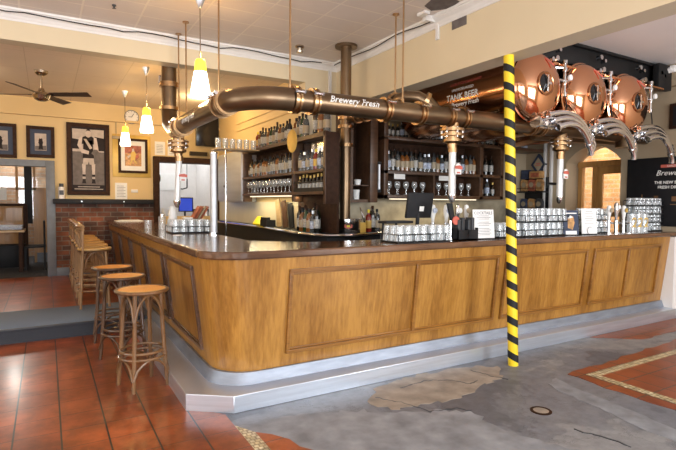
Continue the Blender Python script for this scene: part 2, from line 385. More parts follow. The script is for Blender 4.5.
# worn cement patches, the drain cover and cracks in the floor
M['cem_tan'] = plain('tan_cement', (.31, .26, .21), .55, var=.3, scale=7, bump=.3); M['cem_pale'] = plain('pale_cement', (.24, .25, .27), .5, var=.3, scale=6, bump=.3)
b = B(); b.prism(jag([(2.27, 3.259), (2.802, 3.337), (3.224, 3.282), (3.563, 3.155), (3.354, 2.913), (3.048, 2.872), (2.737, 2.759), (2.445, 2.793), (2.184, 2.818), (2.055, 3.014)], .035, .05, 11), 0, .0025); struct('floor', b, 'cem_tan', smooth=0)
b = B(); b.prism(jag([(1.054, 3.128), (1.449, 3.118), (1.797, 3.017), (2.163, 2.79), (2.615, 2.554), (2.59, 2.257), (2.679, 2.013), (2.783, 1.807), (2.769, 1.554), (0.957, 2.587)], .035, .05, 12), 0, .0025); struct('floor', b, 'cem_pale', smooth=0)
b = B(); b.prism(jag([(3.763, 2.684), (3.693, 2.458), (3.656, 2.067), (3.592, 1.655), (3.409, 1.568), (3.412, 1.791), (3.49, 2.12), (3.509, 2.464), (3.578, 2.625)], .012, .05, 13), 0, .003); struct('floor', b, 'cem_pale', smooth=0)
b = B()
for cp in [[(2.447, 3.16), (2.728, 3.183), (2.929, 3.097), (3.009, 2.945), (3.152, 2.971)], [(2.152, 3.089), (2.273, 2.933), (2.351, 2.684), (2.557, 2.647), (2.633, 2.524)], [(3.002, 1.989), (3.066, 1.856), (3.104, 1.625)], [(3.264, 3.198), (3.302, 2.999), (3.376, 2.846)]]:
    pts = []
    for p, q in zip(cp, cp[1:]):
        for k in range(6): pts.append((p[0]+(q[0]-p[0])*k/6+R.uniform(-.012, .012), p[1]+(q[1]-p[1])*k/6+R.uniform(-.012, .012)))
    for p, q in zip(pts, pts[1:]):
        dx, dy = q[0]-p[0], q[1]-p[1]; L = math.hypot(dx, dy) or 1; w_ = R.uniform(.002, .007); nx, ny = -dy/L*w_, dx/L*w_
        b.prism([(p[0]-nx, p[1]-ny), (q[0]-nx, q[1]-ny), (q[0]+nx, q[1]+ny), (p[0]+nx, p[1]+ny)], .0, .0035)
struct('floor', b, 'darkgrey', smooth=0)
b = B(); b.lathe([(0, .004), (.055, .004), (.055, .0)], (3.064, 2.3, 0), seg=18); b.mi = 1; b.lathe([(.055, 0), (.055, .006), (.075, .005), (.075, 0)], (3.064, 2.3, 0), seg=18, caps=False)
simple('floor_cap', b, ['cem_tan', 'framewood'], 'small round brown capped hole in the concrete floor', 'floor cap', (3.064, 2.3, 0))
CZ = 3.46
b = B(); b.box(-3, 3.6, -2.7, 6.2, CZ, CZ+.1); struct('ceiling', b, 'ceil')
b = B(); b.box(3.85, 7.5, -2.7, 6.1, 3.40, 3.5); struct('ceiling', b, 'ceilplain')
b = B(); b.box(-3, 3.25, 6.4, 10.35, 3.28, 3.4); struct('ceiling', b, 'ceil_back')
b = B(); b.box(-3, 3.1, 10.35, 14.2, 2.75, 2.85); struct('ceiling', b, 'ceilplain')
# beam with its paler face and grey soffit
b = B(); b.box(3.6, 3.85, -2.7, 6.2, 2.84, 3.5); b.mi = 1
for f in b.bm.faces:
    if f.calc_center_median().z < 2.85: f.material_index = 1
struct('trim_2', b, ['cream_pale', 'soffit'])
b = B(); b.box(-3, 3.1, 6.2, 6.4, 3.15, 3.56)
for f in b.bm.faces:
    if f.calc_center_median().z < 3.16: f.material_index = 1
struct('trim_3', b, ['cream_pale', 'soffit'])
b = B(); b.box(3.1, 3.6, 6.2, 6.4, 0, 3.56); struct('wall_pier', b, 'cream_pale')
b = B(); b.box(3.1, 3.25, 6.4, 10.35, 0, 3.3); struct('wall_middle', b, 'cream')
# cornices
def cornice(x0, y0, x1, y1, nx, ny):
    b = B()
    prof = [(0, 0), (.012, 0), (.014, .02), (.022, .03), (.03, .05), (.05, .07), (.062, .078), (.066, .09), (.08, .094), (.085, .115), (0, .115)]
    v0 = [b.bm.verts.new((x0+nx*u, y0+ny*u, CZ-.115+v)) for u, v in prof]; v1 = [b.bm.verts.new((x1+nx*u, y1+ny*u, CZ-.115+v)) for u, v in prof]
    n = len(prof)
    for i in range(n): b.face([v0[i], v0[(i+1)%n], v1[(i+1)%n], v1[i]])
    b.face(v0); b.face(v1[::-1]); return b
struct('trim_4', cornice(-3, 6.2, 3.6, 6.2, 0, -1), 'white', smooth=20)
struct('trim_5', cornice(3.6, -2.7, 3.6, 6.2, -1, 0), 'white', smooth=20)
b = B(); b.box(3.46, 3.5, 6.17, 6.2, 2.4, CZ-.1); struct('trim_6', b, 'white')
# back wall with doorway and servery hatch
def rects(b, xs, zs, y0, y1, holes):
    for i in range(len(xs)-1):
        for j in range(len(zs)-1):
            xm, zm = (xs[i]+xs[i+1])/2, (zs[j]+zs[j+1])/2
            if any(h[0] < xm < h[1] and h[2] < zm < h[3] for h in holes): continue
            b.box(xs[i], xs[i+1], y0, y1, zs[j], zs[j+1])
b = B(); rects(b, [-3, -1.5, 0.02, 1.90, 3.05, 3.1], [0, 1.2, 2.12, 2.27, 3.3], 10.2, 10.35, [(-1.5, .02, -1, 2.12), (1.90, 3.05, 1.2, 2.27)])
bmesh.ops.remove_doubles(b.bm, verts=b.bm.verts, dist=.0001)
struct('wall_back', b, 'cream')
b = B(); b.box(.14, 1.80, 10.165, 10.2, .15, 1.44); struct('wall_back', b, 'brick')
b = B(); b.box(-3, 3.1, 10.13, 10.2, 2.97, 3.01); b.box(-3, 3.1, 10.17, 10.2, 3.01, 3.28); struct('trim_7', b, 'cream')
# doorway frame
b = B(); b.box(.0, .14, 10.12, 10.38, .15, 2.2, .008); b.box(-1.62, 0, 10.12, 10.38, 2.09, 2.2, .008); b.box(-1.62, -1.5, 10.12, 10.38, .15, 2.09, .008); struct('door_1', b, 'bluegrey')
b = B(); b.box(.14, .34, 10.13, 10.165, .15, .30, .006); struct('baseboard_back', b, 'bluegrey')
b = B(); b.box(.34, 1.0, 10.14, 10.165, .15, .22, .006); struct('baseboard_back', b, 'bluegrey')
# hatch frame
b = B(); b.box(1.80, 1.91, 10.11, 10.38, 1.05, 2.37, .006); b.box(1.91, 3.1, 10.11, 10.38, 2.26, 2.37, .006); b.box(3.03, 3.1, 10.11, 10.38, 1.05, 2.26, .006); struct('window_1', b, 'framewood')
# back room and kitchen
b = B(); rects(b, [-3, 3.1], [0, 2.9], 14.05, 14.2, []); struct('wall_back_room', b, 'brick_pale')
b = B(); b.box(1.62, 1.70, 10.35, 13.0, .15, 2.8); struct('wall_kitchen_left', b, 'white')
b = B(); b.box(1.70, 3.2, 12.0, 12.1, .15, 2.8); struct('wall_kitchen_back', b, 'white')
b = B(); b.box(3.1, 3.2, 10.35, 14.2, .15, 2.8); struct('wall_kitchen_right', b, 'white')
b = B(); b.box(-3.1, -3, 6.2, 14.2, 0, 3.5); struct('wall_left_back', b, 'cream')
# left and rear walls with daylight windows (behind and beside the camera)
b = B()
def wallx(b, x0, x1, ys, zs, holes):
    for i in range(len(ys)-1):
        for j in range(len(zs)-1):
            ym, zm = (ys[i]+ys[i+1])/2, (zs[j]+zs[j+1])/2
            if any(h[0] < ym < h[1] and h[2] < zm < h[3] for h in holes): continue
            b.box(x0, x1, ys[i], ys[i+1], zs[j], zs[j+1])
wallx(b, -3.15, -3, [-2.7, -1.8, 0, .8, 2.6, 3.4, 5.2, 6.2], [0, .8, 2.8, 3.5], [(-1.8, 0, .8, 2.8), (.8, 2.6, .8, 2.8), (3.4, 5.2, .8, 2.8)]); struct('wall_left', b, 'cream_pale')
b = B(); rects(b, [-3, -2.2, -.4, .4, 2.2, 2.9, 3.3, 4.2, 6.4, 7.5], [0, .7, 2.8, 3.5], -2.85, -2.7, [(-2.2, -.4, .7, 2.8), (.4, 2.2, .7, 2.8), (4.2, 6.4, .7, 2.8)]); struct('wall_rear', b, 'cream_pale')
# right room walls
b = B(); b.box(3.6, 7.5, 5.95, 6.1, 0, 3.5); struct('wall_back_right', b, 'greywall')
arch = [(5.16-.9*(k/12), 2.16+.25*math.sin(PI*k/12)**.8) for k in range(13)]
outl = [(-2.7, 0), (4.26, 0)] + arch[::-1] + [(5.16, 0), (5.95, 0), (5.95, 3.45), (-2.7, 3.45)]
b = B(); b.prism(outl, 7.35, 7.75, 'X'); struct('wall_right', b, 'greywall')
b = B(); b.box(7.155, 7.35, 3.40, 4.0, 0, 1.07); struct('wall_right_pier', b, 'white')
b = B(); b.box(7.75, 9.6, 3.2, 6.6, -.1, 0); struct('floor', b, 'concrete')
b = B(); b.box(9.5, 9.7, 1.0, 8.5, 0, 3.6); struct('wall_outside', b, 'brick_sun')
for i, (ya, yb, ii) in enumerate(((5.52, 5.56, 2), (5.40, 5.44, 3))):
    b = B(); b.box(7.30, 7.35, ya, yb, 1.1, 3.38, .004); struct('trim_%d' % (8+i), b, 'white')

# timber glazed door in the arch
d = thing('glazed_door', 'honey timber glazed double door set in the arched opening in the right wall', 'door', (7.70, 4.7, 0))
d['kind'] = 'structure'; d.name = 'door_2'
b = B()
ax = [(5.16-.9*(k/12), 2.15+.25*math.sin(PI*k/12)**.8) for k in range(13)]
b.box(7.66, 7.74, 4.27, 4.34, 0, 2.17, .006); b.box(7.66, 7.74, 5.08, 5.15, 0, 2.17, .006); b.box(7.64, 7.75, 4.27, 5.15, 2.10, 2.19, .006)
b.box(7.66, 7.74, 4.84, 4.90, 0, 2.1, .004)
b.build('door_frame', 'doorwood', d)
b = B()
for ya, yb in ((4.34, 4.84),):
    b.box(7.68, 7.72, ya, ya+.10, 0, 2.10, .004); b.box(7.68, 7.72, yb-.10, yb, 0, 2.10, .004); b.box(7.682, 7.718, ya+.1, yb-.1, 0, .5, .004); b.box(7.682, 7.718, ya+.1, yb-.1, 1.98, 2.10, .004)
    b.box(7.682, 7.718, ya+.1, yb-.1, 1.30, 1.38, .004)
b.build('door_leaf', 'doorwood', d)
b = B(); b.box(7.695, 7.705, 4.44, 4.74, .5, 1.98); b.build('glass_pane', 'pane', d)
b = B(); b.box(7.695, 7.705, 4.90, 5.08, .3, 2.1); b.build('side_pane', 'pane', d)
b = B(); b.prism([(5.14, 2.19)]+[(y, z) for y, z in ax[1:-1]]+[(4.28, 2.19)], 7.70, 7.71, 'X'); b.build('fanlight', 'pane', d)
b = B(); b.box(7.62, 7.68, 4.275, 4.30, 1.55, 1.66, .005); b.box(7.62, 7.68, 4.275, 4.30, 1.78, 1.86, .005); b.build('door_hinge', 'framewood', d)

# ------------------------------------------------------------------ bar counter
def path(off, z, yend=10.1, xend=7.15, rad=.30):
    """plan of the bar face, off = distance inwards of the top edge"""
    x0, y0 = .99+off, 3.45+off; pts = [(x0, yend, z), (x0, 8.2, z), (x0, 6.2, z)]
    for k in range(9):
        a = PI + (PI/2)*k/8
        pts.append((x0+rad+rad*math.cos(a), y0+rad+rad*math.sin(a), z))
    pts += [(3.0, y0, z), (5.0, y0, z), (xend, y0, z)]
    return pts
bar = thing('bar_counter', 'long golden oak panelled bar counter with rounded corner and steel base', 'bar counter', (2.0, 4.0, 0))
def shell(b, o0, i0, o1, i1):
    for P, Q in zip((o0, o1, i1, i0), (o1, i1, i0, o0)):
        for k in range(len(P)-1): b.poly([P[k], P[k+1], Q[k+1], Q[k]])
    for k in (0, -1): b.poly([o0[k], o1[k], i1[k], i0[k]])
    bmesh.ops.remove_doubles(b.bm, verts=b.bm.verts, dist=.0002)
b = B(); shell(b, path(.102, .208), path(.16, .208), path(0, 1.075), path(.16, 1.075)); b.build('wood_front', 'oak', bar)
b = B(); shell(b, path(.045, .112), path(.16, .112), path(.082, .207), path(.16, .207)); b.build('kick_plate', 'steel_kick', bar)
# end panel on staff side / body closing
b = B(); b.box(1.50, 7.1, 3.90, 3.94, .05, 1.07); b.box(1.46, 1.50, 4.3, 10.05, .05, 1.07); b.build('staff_side_panel', 'darkgrey', bar)
def fy(z): return 3.45+(1.075-z)/.85*.10
def fx(z): return .99+(1.075-z)/.85*.10
def mould(b, fa, u0, u1, z0, z1, t=.026):
    def pt(u, z, d):
        return (u, fy(z)-d, z) if fa == 'F' else (fx(z)-d, u, z)
    P = []
    for d in (-.004, t):
        pass
    b.hexa([pt(u0, z0, -.004), pt(u1, z0, -.004), pt(u1, z0, t), pt(u0, z0, t), pt(u0, z1, -.004), pt(u1, z1, -.004), pt(u1, z1, t), pt(u0, z1, t)])
def panel(fa, us, z0, z1):
    w = .028
    o = B(); mould(o, fa, us[0], us[-1], z1-w, z1); mould(o, fa, us[0], us[-1], z0, z0+w)
    for i, u in enumerate(us):
        if i == 0: mould(o, fa, u, u+w, z0+w, z1-w)
        elif i == len(us)-1: mould(o, fa, u-w, u, z0+w, z1-w)
        else: mould(o, fa, u-w*.6, u+w*.6, z0+w, z1-w)
    k = w*1.0
    mould(o, fa, us[0]+k, us[-1]-k, z1-w-.016, z1-w, .012); mould(o, fa, us[0]+k, us[-1]-k, z0+w, z0+w+.016, .012)
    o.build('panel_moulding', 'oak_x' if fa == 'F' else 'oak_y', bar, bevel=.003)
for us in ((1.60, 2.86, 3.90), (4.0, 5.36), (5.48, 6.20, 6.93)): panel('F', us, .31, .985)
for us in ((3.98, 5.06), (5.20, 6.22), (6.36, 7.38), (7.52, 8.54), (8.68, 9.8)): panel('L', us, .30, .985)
st = B(); st.prism([(.835, 6.10), (.835, 3.56), (1.12, 3.345), (7.15, 3.345), (7.15, 3.56)] + [(x, y) for x, y, z in path(.11, 0, 6.10)[::-1] if x < 5.5 and y < 6.11], 0, .125)
step = st.build('foot_step', 'steel', None, bevel=.004)
tag(step, 'low brushed steel foot step running round the base of the bar', 'foot rail step'); origin(step, (1.0, 3.5, 0))
ct = B()
arcp = [(.955+.32+.32*math.cos(a), 3.425+.32+.32*math.sin(a)) for a in (PI+PI/2*k/10 for k in range(11))]
ct.prism([(.955, 10.15)] + arcp + [(7.345, 3.425), (7.345, 4.03), (2.05, 4.03), (1.64, 4.42), (1.64, 10.15)], 1.077, 1.137)
ctop = ct.build('countertop', 'top', None, bevel=.012)
tag(ctop, 'dark polished timber countertop running along the whole L-shaped bar', 'countertop'); origin(ctop, (2, 3.8, 1.077))

# ------------------------------------------------------------------ striped pole
pole = thing('steel_pole', 'slim round pole wrapped in yellow and black stripes under the beam', 'pole', (3.715, 3.10, 0))
P0 = Vector((3.715, 3.10, 0)); P1 = Vector((3.645, 3.17, 2.84))
b = B(); b.cyl(P0, P1, .046, seg=24); b.build('pole_core', 'yellow', pole)
nst = 17
for s_ in range(nst):
    b = B(); z0 = .05 + s_*(2.84-.05)/nst; h = .068; seg = 24; r = .0485
    rings = []
    for k in range(seg+1):
        t = 2*PI*k/seg
        # a diagonal ellipse band (cut plane tilted, lower to the right of the view)
        dz = -.045*math.sin(t+.0) *1.0
        rings.append((t, dz))
    vs = []
    for t, dz in rings[:-1]:
        c_, s__ = math.cos(t), math.sin(t)
        # view right is (0.86,-0.5): tilt the band along it
        w = c_*.86 - s__*.5
        for zz in (z0 - w*.026, z0 + h - w*.026):
            zz = max(.002, min(2.838, zz)); c0 = P0.lerp(P1, zz/2.84)
            vs.append((b.bm.verts.new((c0.x+r*c_, c0.y+r*s__, zz)), b.bm.verts.new((c0.x+(r-.004)*c_, c0.y+(r-.004)*s__, zz))))
    n = seg
    for k in range(n):
        a0, a1 = vs[2*k], vs[2*k+1]; c0_, c1_ = vs[(2*k+2) % (2*n)], vs[(2*k+3) % (2*n)]
        b.face([a0[0], c0_[0], c1_[0], a1[0]]); b.face([a0[0], a0[1], c0_[1], c0_[0]]); b.face([a1[0], c1_[0], c1_[1], a1[1]])
    b.build('black_stripe', 'black', pole)

# ------------------------------------------------------------------ overhead beer pipe
PZ, PY, PX, PR = 2.35, 3.80, 1.35, .092
pp = thing('beer_pipe', 'fat bronze coloured beer pipe running above the bar in an L shape', 'pipe', (PX, 5.2, PZ))
b = B(); b.cyl((PX, 6.0, PZ+.02), (PX, 4.28, PZ), PR, seg=24); b.build('pipe_section', 'bronze', pp)
b = B(); b.tube([(PX+.42-.42*math.cos(t), PY+.42-.42*math.sin(t), PZ) for t in (PI/2*k/10 for k in range(11))], PR*1.04, 24); b.build('pipe_elbow', 'bronze', pp)
b = B(); b.cyl((PX+.42, PY, PZ), (7.1, PY, PZ+.06), PR, seg=24); b.build('pipe_section', 'bronze', pp)
def zx(x): return PZ+.06*(x-1.77)/5.33
def clamp(c, axis, r=PR):
    b = B(); d = Vector(axis).normalized(); c = Vector(c)
    b.lathe([(r+.001, -.03), (r+.022, -.03), (r+.022, -.012), (r+.010, -.010), (r+.010, .010), (r+.022, .012), (r+.022, .03), (r+.001, .03)], c, d, 24, caps=False)
    cl = b.build('pipe_clamp', 'brass', pp)
    b = B(); side = Vector((-d.y, d.x, 0)) if abs(d.z) < .5 else Vector((1, 0, 0))
    f = -1 if abs(d.x) > .5 else 1
    q = c + Vector((0, -1, .0))*(r+.025) + Vector((0, 0, .05)) if abs(d.x) > .5 else c + Vector((-1, 0, 0))*(r+.02) + Vector((0, 0, .06))
    b.cyl(q - d*.035, q + d*.035, .011, seg=8); b.cyl(q-d*.045, q-d*.03, .017, seg=6); b.cyl(q+d*.03, q+d*.045, .017, seg=6)
    b.build('clamp_bolt', 'steel_pol', cl)
for x in (1.80, 1.97, 2.72, 3.13, 3.50, 3.70, 4.75, 4.90): clamp((x, PY, zx(x)), (1, 0, 0))
for y in (4.33, 4.18, 5.75, 5.9): clamp((PX, y, PZ), (0, 1, 0))
def script_on_pipe(x, z, size, txt='Brewery Fresh', mat='white_ink'):
    lettering('pipe_lettering', txt, size, lambda u, v, d: (x+u, PY-(PR+.001+d)*math.cos((v)/PR+.25), zx(x)+(PR+.001+d)*math.sin(v/PR+.25)), mat, pp, .35, .001, .0012)
script_on_pipe(2.34, 0, .085)
lettering('pipe_lettering', 'Brewery Fresh', .085, lambda u, v, d: (PX-(PR+.001+d)*math.cos(v/PR), 5.2-u, PZ+(PR+.001+d)*math.sin(v/PR)), 'white_ink', pp, .35, .001, .0012)
# drops to the taps
def drop(x, y, zt):
    b = B(); b.cyl((x, y, zt), (x, y, zt-.16), .07, seg=20)
    b.lathe([(.075, -.12), (.125, -.12), (.125, -.145), (.08, -.15), (.08, -.165), (.12, -.17), (.12, -.195), (.07, -.2), (.07, -.22), (.095, -.225), (.095, -.25), (.05, -.27), (.045, -.31)], (x, y, zt), (0, 0, 1), 24)
    b.build('drop_flange', 'brass', pp)
    b = B()
    for k in range(6):
        a = 2*PI*k/6+.3; b.cyl((x+.103*math.cos(a), y+.103*math.sin(a), zt-.21), (x+.103*math.cos(a), y+.103*math.sin(a), zt-.11), .01, seg=6)
    b.build('flange_bolts', 'steel_pol', pp)
drop(PX+.04, 6.2, PZ); drop(3.565, PY, zx(3.57)); drop(5.30, PY, zx(5.3))
# the junction at the far left
b = B(); b.tube([(PX, 6.0, PZ), (PX+.02, 6.2, PZ+.01), (PX+.0, 6.42, PZ+.12), (PX, 6.5, PZ+.28)], [.1, .11, .105, .095], 20); b.build('pipe_elbow', 'bronze', pp)
clamp((PX, 6.5, 2.95), (0, 0, 1), .095)
vp = thing('riser_pipe', 'thick dark bronze vertical pipe with flange rising to the ceiling at the far left end', 'pipe', (PX, 6.5, 2.62))
b = B(); b.cyl((PX, 6.5, 2.62), (PX, 6.5, 3.27), .09, seg=24); b.build('pipe_section', 'bronze', vp)
b = B(); b.cyl((PX, 6.5, 3.24), (PX, 6.5, 3.28), .16, seg=24); b.build('ceiling_flange', 'bronze', vp)
b = B(); b.lathe([(.09, 0), (.11, 0), (.11, .04), (.09, .04)], (PX, 6.5, 2.64), (0, 0, 1), 24, caps=False); b.build('pipe_collar', 'brass', vp)
# tall column behind the bar
col = thing('bronze_column', 'tall bronze column rising from the back bench to the ceiling beside the beam', 'column', (3.3, 5.4, 1.12))
b = B(); b.cyl((3.27, 5.4, 1.12), (3.27, 5.4, CZ), .068, seg=24); b.build('column_shaft', 'bronze', col)
b = B(); b.cyl((3.27, 5.4, CZ-.03), (3.27, 5.4, CZ), .14, seg=24); b.build('ceiling_flange', 'bronze', col)
b = B()
for z in (2.22, 2.45, 2.56): b.lathe([(.068, -.02), (.095, -.02), (.095, .02), (.068, .02)], (3.27, 5.4, z), (0, 0, 1), 24, caps=False)
b.build('column_collar', 'brass', col)
b = B(); b.tube([(3.3, 5.36, 2.56), (3.30, 5.0, 2.54), (3.22, 4.6, 2.52), (3.14, 4.3, 2.52), (3.11, 4.14, 2.54), (3.14, 4.0, 2.56), (3.22, 3.93, 2.55), (3.31, 3.88, 2.50), (3.37, 3.83, 2.42)], .065, 18); b.build('branch_pipe', 'bronze', col)
b = B()
for q, d in (((3.285, 5.15, 2.55), (0, 1, 0)), ((3.27, 4.95, 2.54), (0, 1, 0)), ((3.11, 4.16, 2.54), (0, 1, 0)), ((3.29, 3.89, 2.515), (1, -.5, -.6))):
    b.lathe([(.070, -.02), (.090, -.02), (.090, .02), (.070, .02)], q, d, 20, caps=False)
b.build('branch_collar', 'brass', col)
# clear drop tubes with tap badges
def tap_tube(x, y, z1, z0, lean, label):
    t = thing('tap_tube', label, 'beer tap tube', (x, y, z0), 'clear drop tubes under the bronze pipe')
    b = B(); b.cyl((x, y, z1), (x+lean, y, z0+.06), .036, seg=18); b.build('clear_tube', 'tubeclear', t)
    b = B(); b.cyl((x, y, z1-.0), (x, y, z1-.06), .046, seg=18); b.build('tube_collar', 'brass', t)
    b = B(); b.lathe([(.0, 0), (.018, .005), (.03, .03), (.042, .07), (.042, .09)], (x+lean, y, z0), (0, 0, 1), 18); b.build('tube_nozzle', 'steel_pol', t)
    zb = z0+(z1-z0)*.60
    b = B(); b.prism([(x+.03+u*.04, zb+v*.06) for u, v in ((-1, -.9), (1, -.9), (1, .1), (.7, .8), (0, 1), (-.7, .8), (-1, .1))], y-.058, y-.046, 'Y'); bd = b.build('badge', 'paper', t)
    b = B(); b.prism([(x+.03+u*.05, zb+.012+v*.016) for u, v in ((-1, -.6), (1, -1), (1, .7), (.3, 1.6), (-.6, 1.2), (-1, .8))], y-.064, y-.059, 'Y'); b.box(x+.01, x+.05, y-.064, y-.059, zb-.045, zb-.03); b.build('badge_crest', 'red_ink', bd)
    return t
tap_tube(3.575, PY, 2.075, 1.50, .0, 'frosted clear tube with a red and white badge hanging left of the striped pole')
tap_tube(5.30, PY, 2.09, 1.50, .0, 'clear drop tube with a red badge hanging right of the striped pole')
tap_tube(PX+.05, 6.2, 2.045, 1.42, -.03, 'pale clear tube hanging over the far left end of the bar')
# suspension rods
for (x, y, zt, zb, lab) in ((PX+.085, 4.70, CZ, PZ+.08, 'thin brass suspension rod holding the pipe near the hanging lamp in front'),
                           (PX, 5.62, CZ, PZ+.08, 'thin brass suspension rod second from the far left riser pipe'),
                           (PX+.02, 6.06, CZ, PZ+.08, 'thin brass suspension rod nearest the far left riser pipe'),
                           (1.76, PY, CZ, zx(2)+.08, 'brass suspension rod above the bend of the pipe over the rounded bar corner'),
                           (2.93, PY, CZ, zx(3)+.08, 'brass suspension rod nearer the viewer of the pair left of the beam'),
                           (3.17, 4.24, CZ, 2.5, 'brass suspension rod farther back of the pair left of the beam')):
    b = B(); b.cyl((x, y, zb), (x, y, zt), .0085, seg=8); b.cyl((x, y, zt-.012), (x, y, zt), .035, seg=14); b.cyl((x, y, zb-.0), (x, y, zb+.04), .016, seg=8)
    o = b.build('suspension_rod', 'brass'); tag(o, lab, 'rod', 'suspension rods of the pipe'); origin(o, (x, y, zb))

# ------------------------------------------------------------------ copper tanks
TZ, TR = 2.745, .365
tlabs = ('large copper beer tank nearest the striped pole, first of three under the ceiling', 'middle copper beer tank of the three hanging above the bar', 'copper beer tank nearest the right wall, smallest looking of the three')
tanks = []
for i, (x, lab) in enumerate(zip((4.52, 5.37, 6.25), tlabs)):
    z = TZ-.005*i
    t = thing('beer_tank', lab, 'tank', (x, 4.4, z), 'copper tanks above the bar')
    b = B(); b.cyl((x, 3.58, z), (x, 5.45, z), TR, seg=48); b.build('tank_body', 'copper_dark', t)
    b = B(); b.lathe([(TR+.004, -.03), (TR+.004, 0)] + [(TR*math.cos(a), .18*math.sin(a)) for a in (PI/2*k/12 for k in range(1, 13))], (x, 3.58, z), (0, -1, 0), 48, caps=False); b.build('tank_head', 'copper', t)
    b = B(); b.lathe([(TR+.006, -.02), (TR+.018, -.01), (TR+.018, .01), (TR+.004, .02)], (x, 3.60, z), (0, -1, 0), 48, caps=False); b.build('tank_rim', 'copper', t)
    hx, hz = x-.035, z-.0
    b = B(); b.ring((hx, 3.41, hz), .112, .014, (0, 1, 0), 32, 8); b.build('manhole_ring', 'copper_dark', t)
    mh = B(); mh.lathe([(.0, .02), (.105, .0), (.105, -.03), (0, -.03)], (hx, 3.41, hz), (0, -1, 0), 28); mhl = mh.build('manhole_glass', 'tv', t)
    b = B(); b.box(hx-.009, hx+.009, 3.375, 3.391, hz-.085, hz+.085, .003); b.box(hx, hx+.055, 3.377, 3.389, hz-.01, hz+.012, .003); b.build('manhole_handle', 'steel_pol', mhl)
    b = B(); b.tube([(x+.10, 3.41, z+.20), (x+.03, 3.45, z+.27), (x-.02, 3.52, z+.31)], .008, 8); b.build('head_rib', 'red_ink', t)
    # gauge and sight fittings at upper right
    gx = x+.395
    b = B(); b.cyl((gx, 3.50, z-.05), (gx, 3.50, z+.30), .017, seg=12)
    for dz in (-.05, .08, .22, .3): b.cyl((gx, 3.50, z+dz-.02), (gx, 3.50, z+dz+.02), .028, seg=12)
    b.cyl((gx-.10, 3.5, z+.10), (gx+.06, 3.5, z+.10), .014, seg=10); b.cyl((gx, 3.5, z+.24), (gx-.14, 3.56, z+.24), .013, seg=10)
    b.cyl((gx-.12, 3.5, z+.33), (gx-.12, 3.62, z+.33), .03, seg=12); b.cyl((gx-.19, 3.5, z+.31), (gx-.19, 3.62, z+.31), .024, seg=12)
    b.build('tank_fittings', 'steel_pol', t)
    b = B(); b.lathe([(.0, 0), (.032, 0), (.032, .02), (0, .02)], (gx+.07, 3.47, z+.14), (0, 1, 0), 18); b.build('gauge', 'paper', t)
    b = B(); b.cyl((gx-.16, 3.54, z+.285), (gx+.36, 3.54, z+.275), .016, seg=10); b.build('link_pipe', 'copper', t)
    b = B(); b.tube([(gx+.02, 3.5, z-.06), (gx+.05, 3.5, z-.16), (gx+.02, 3.48, z-.24), (gx-.05, 3.5, z-.29)], .007, 8); b.build('sight_tube', 'black', t)
    # manifold under the head
    b = B(); b.cyl((x+.02, 3.52, z-.34), (x+.02, 3.52, z-.41), .035, seg=14); b.cyl((x-.06, 3.50, z-.385), (x+.30, 3.50, z-.375), .045, seg=16)
    for dx in (-.06, .08, .2): b.lathe([(.05, -.012), (.066, -.012), (.066, .012), (.05, .012)], (x+dx, 3.5, z-.38), (1, 0, 0), 16)
    b.cyl((x+.06, 3.46, z-.32), (x+.06, 3.46, z-.42), .02, seg=10); b.cyl((x+.0, 3.44, z-.36), (x+.14, 3.44, z-.34), .016, seg=10)
    b.build('manifold', 'chrome', t)
    for k in range(3):
        zz, yy = z-.30-.068*k, 3.47-.04*k
        b = B(); pts = []
        for q in range(13):
            s = q/12
            pts.append((x+.10+.03*k+(.80-.11*k)*s, yy-.03*math.sin(PI*s), zz+.065*math.sin(PI*s)-(.25-.02*k)*s**2.6))
        pts.append((pts[-1][0]+.015, yy+.01, pts[-1][2]-.05))
        b.tube(pts, [.030]*12+[.033, .036], 14); b.build('beer_hose', 'chrome', t)
        for s in (.0, .97):
            b = B(); q = Vector(pts[int(s*12)]); q2 = Vector(pts[int(s*12)+1]); b.lathe([(.031, -.014), (.041, -.014), (.041, .014), (.031, .014)], q, q2-q, 14, caps=False)
            b.build('hose_ferrule', 'steel_pol', t)
    tanks.append(t)
def tank_text(txt, size, yc, zc, mat, shear=0, bold=0):
    ph0 = math.asin((zc-TZ)/TR)
    def f(u, v, d):
        ph = ph0 + v/TR; r = TR+.002+d
        return (4.52-r*math.cos(ph), yc-u, TZ+r*math.sin(ph))
    lettering('tank_lettering', txt, size, f, mat, tanks[0], shear, .001, bold, sub=1)
tank_text('CARLTON DRAUGHT', .050, 4.26, 2.895, 'red_ink', 0, .001)
tank_text('UNPASTEURISED', .046, 4.28, 2.82, 'white_ink')
tank_text('TANK BEER', .098, 4.28, 2.735, 'white_ink', 0, .002)
tank_text('Brewery Fresh', .072, 4.25, 2.65, 'white_ink', .35, .001)
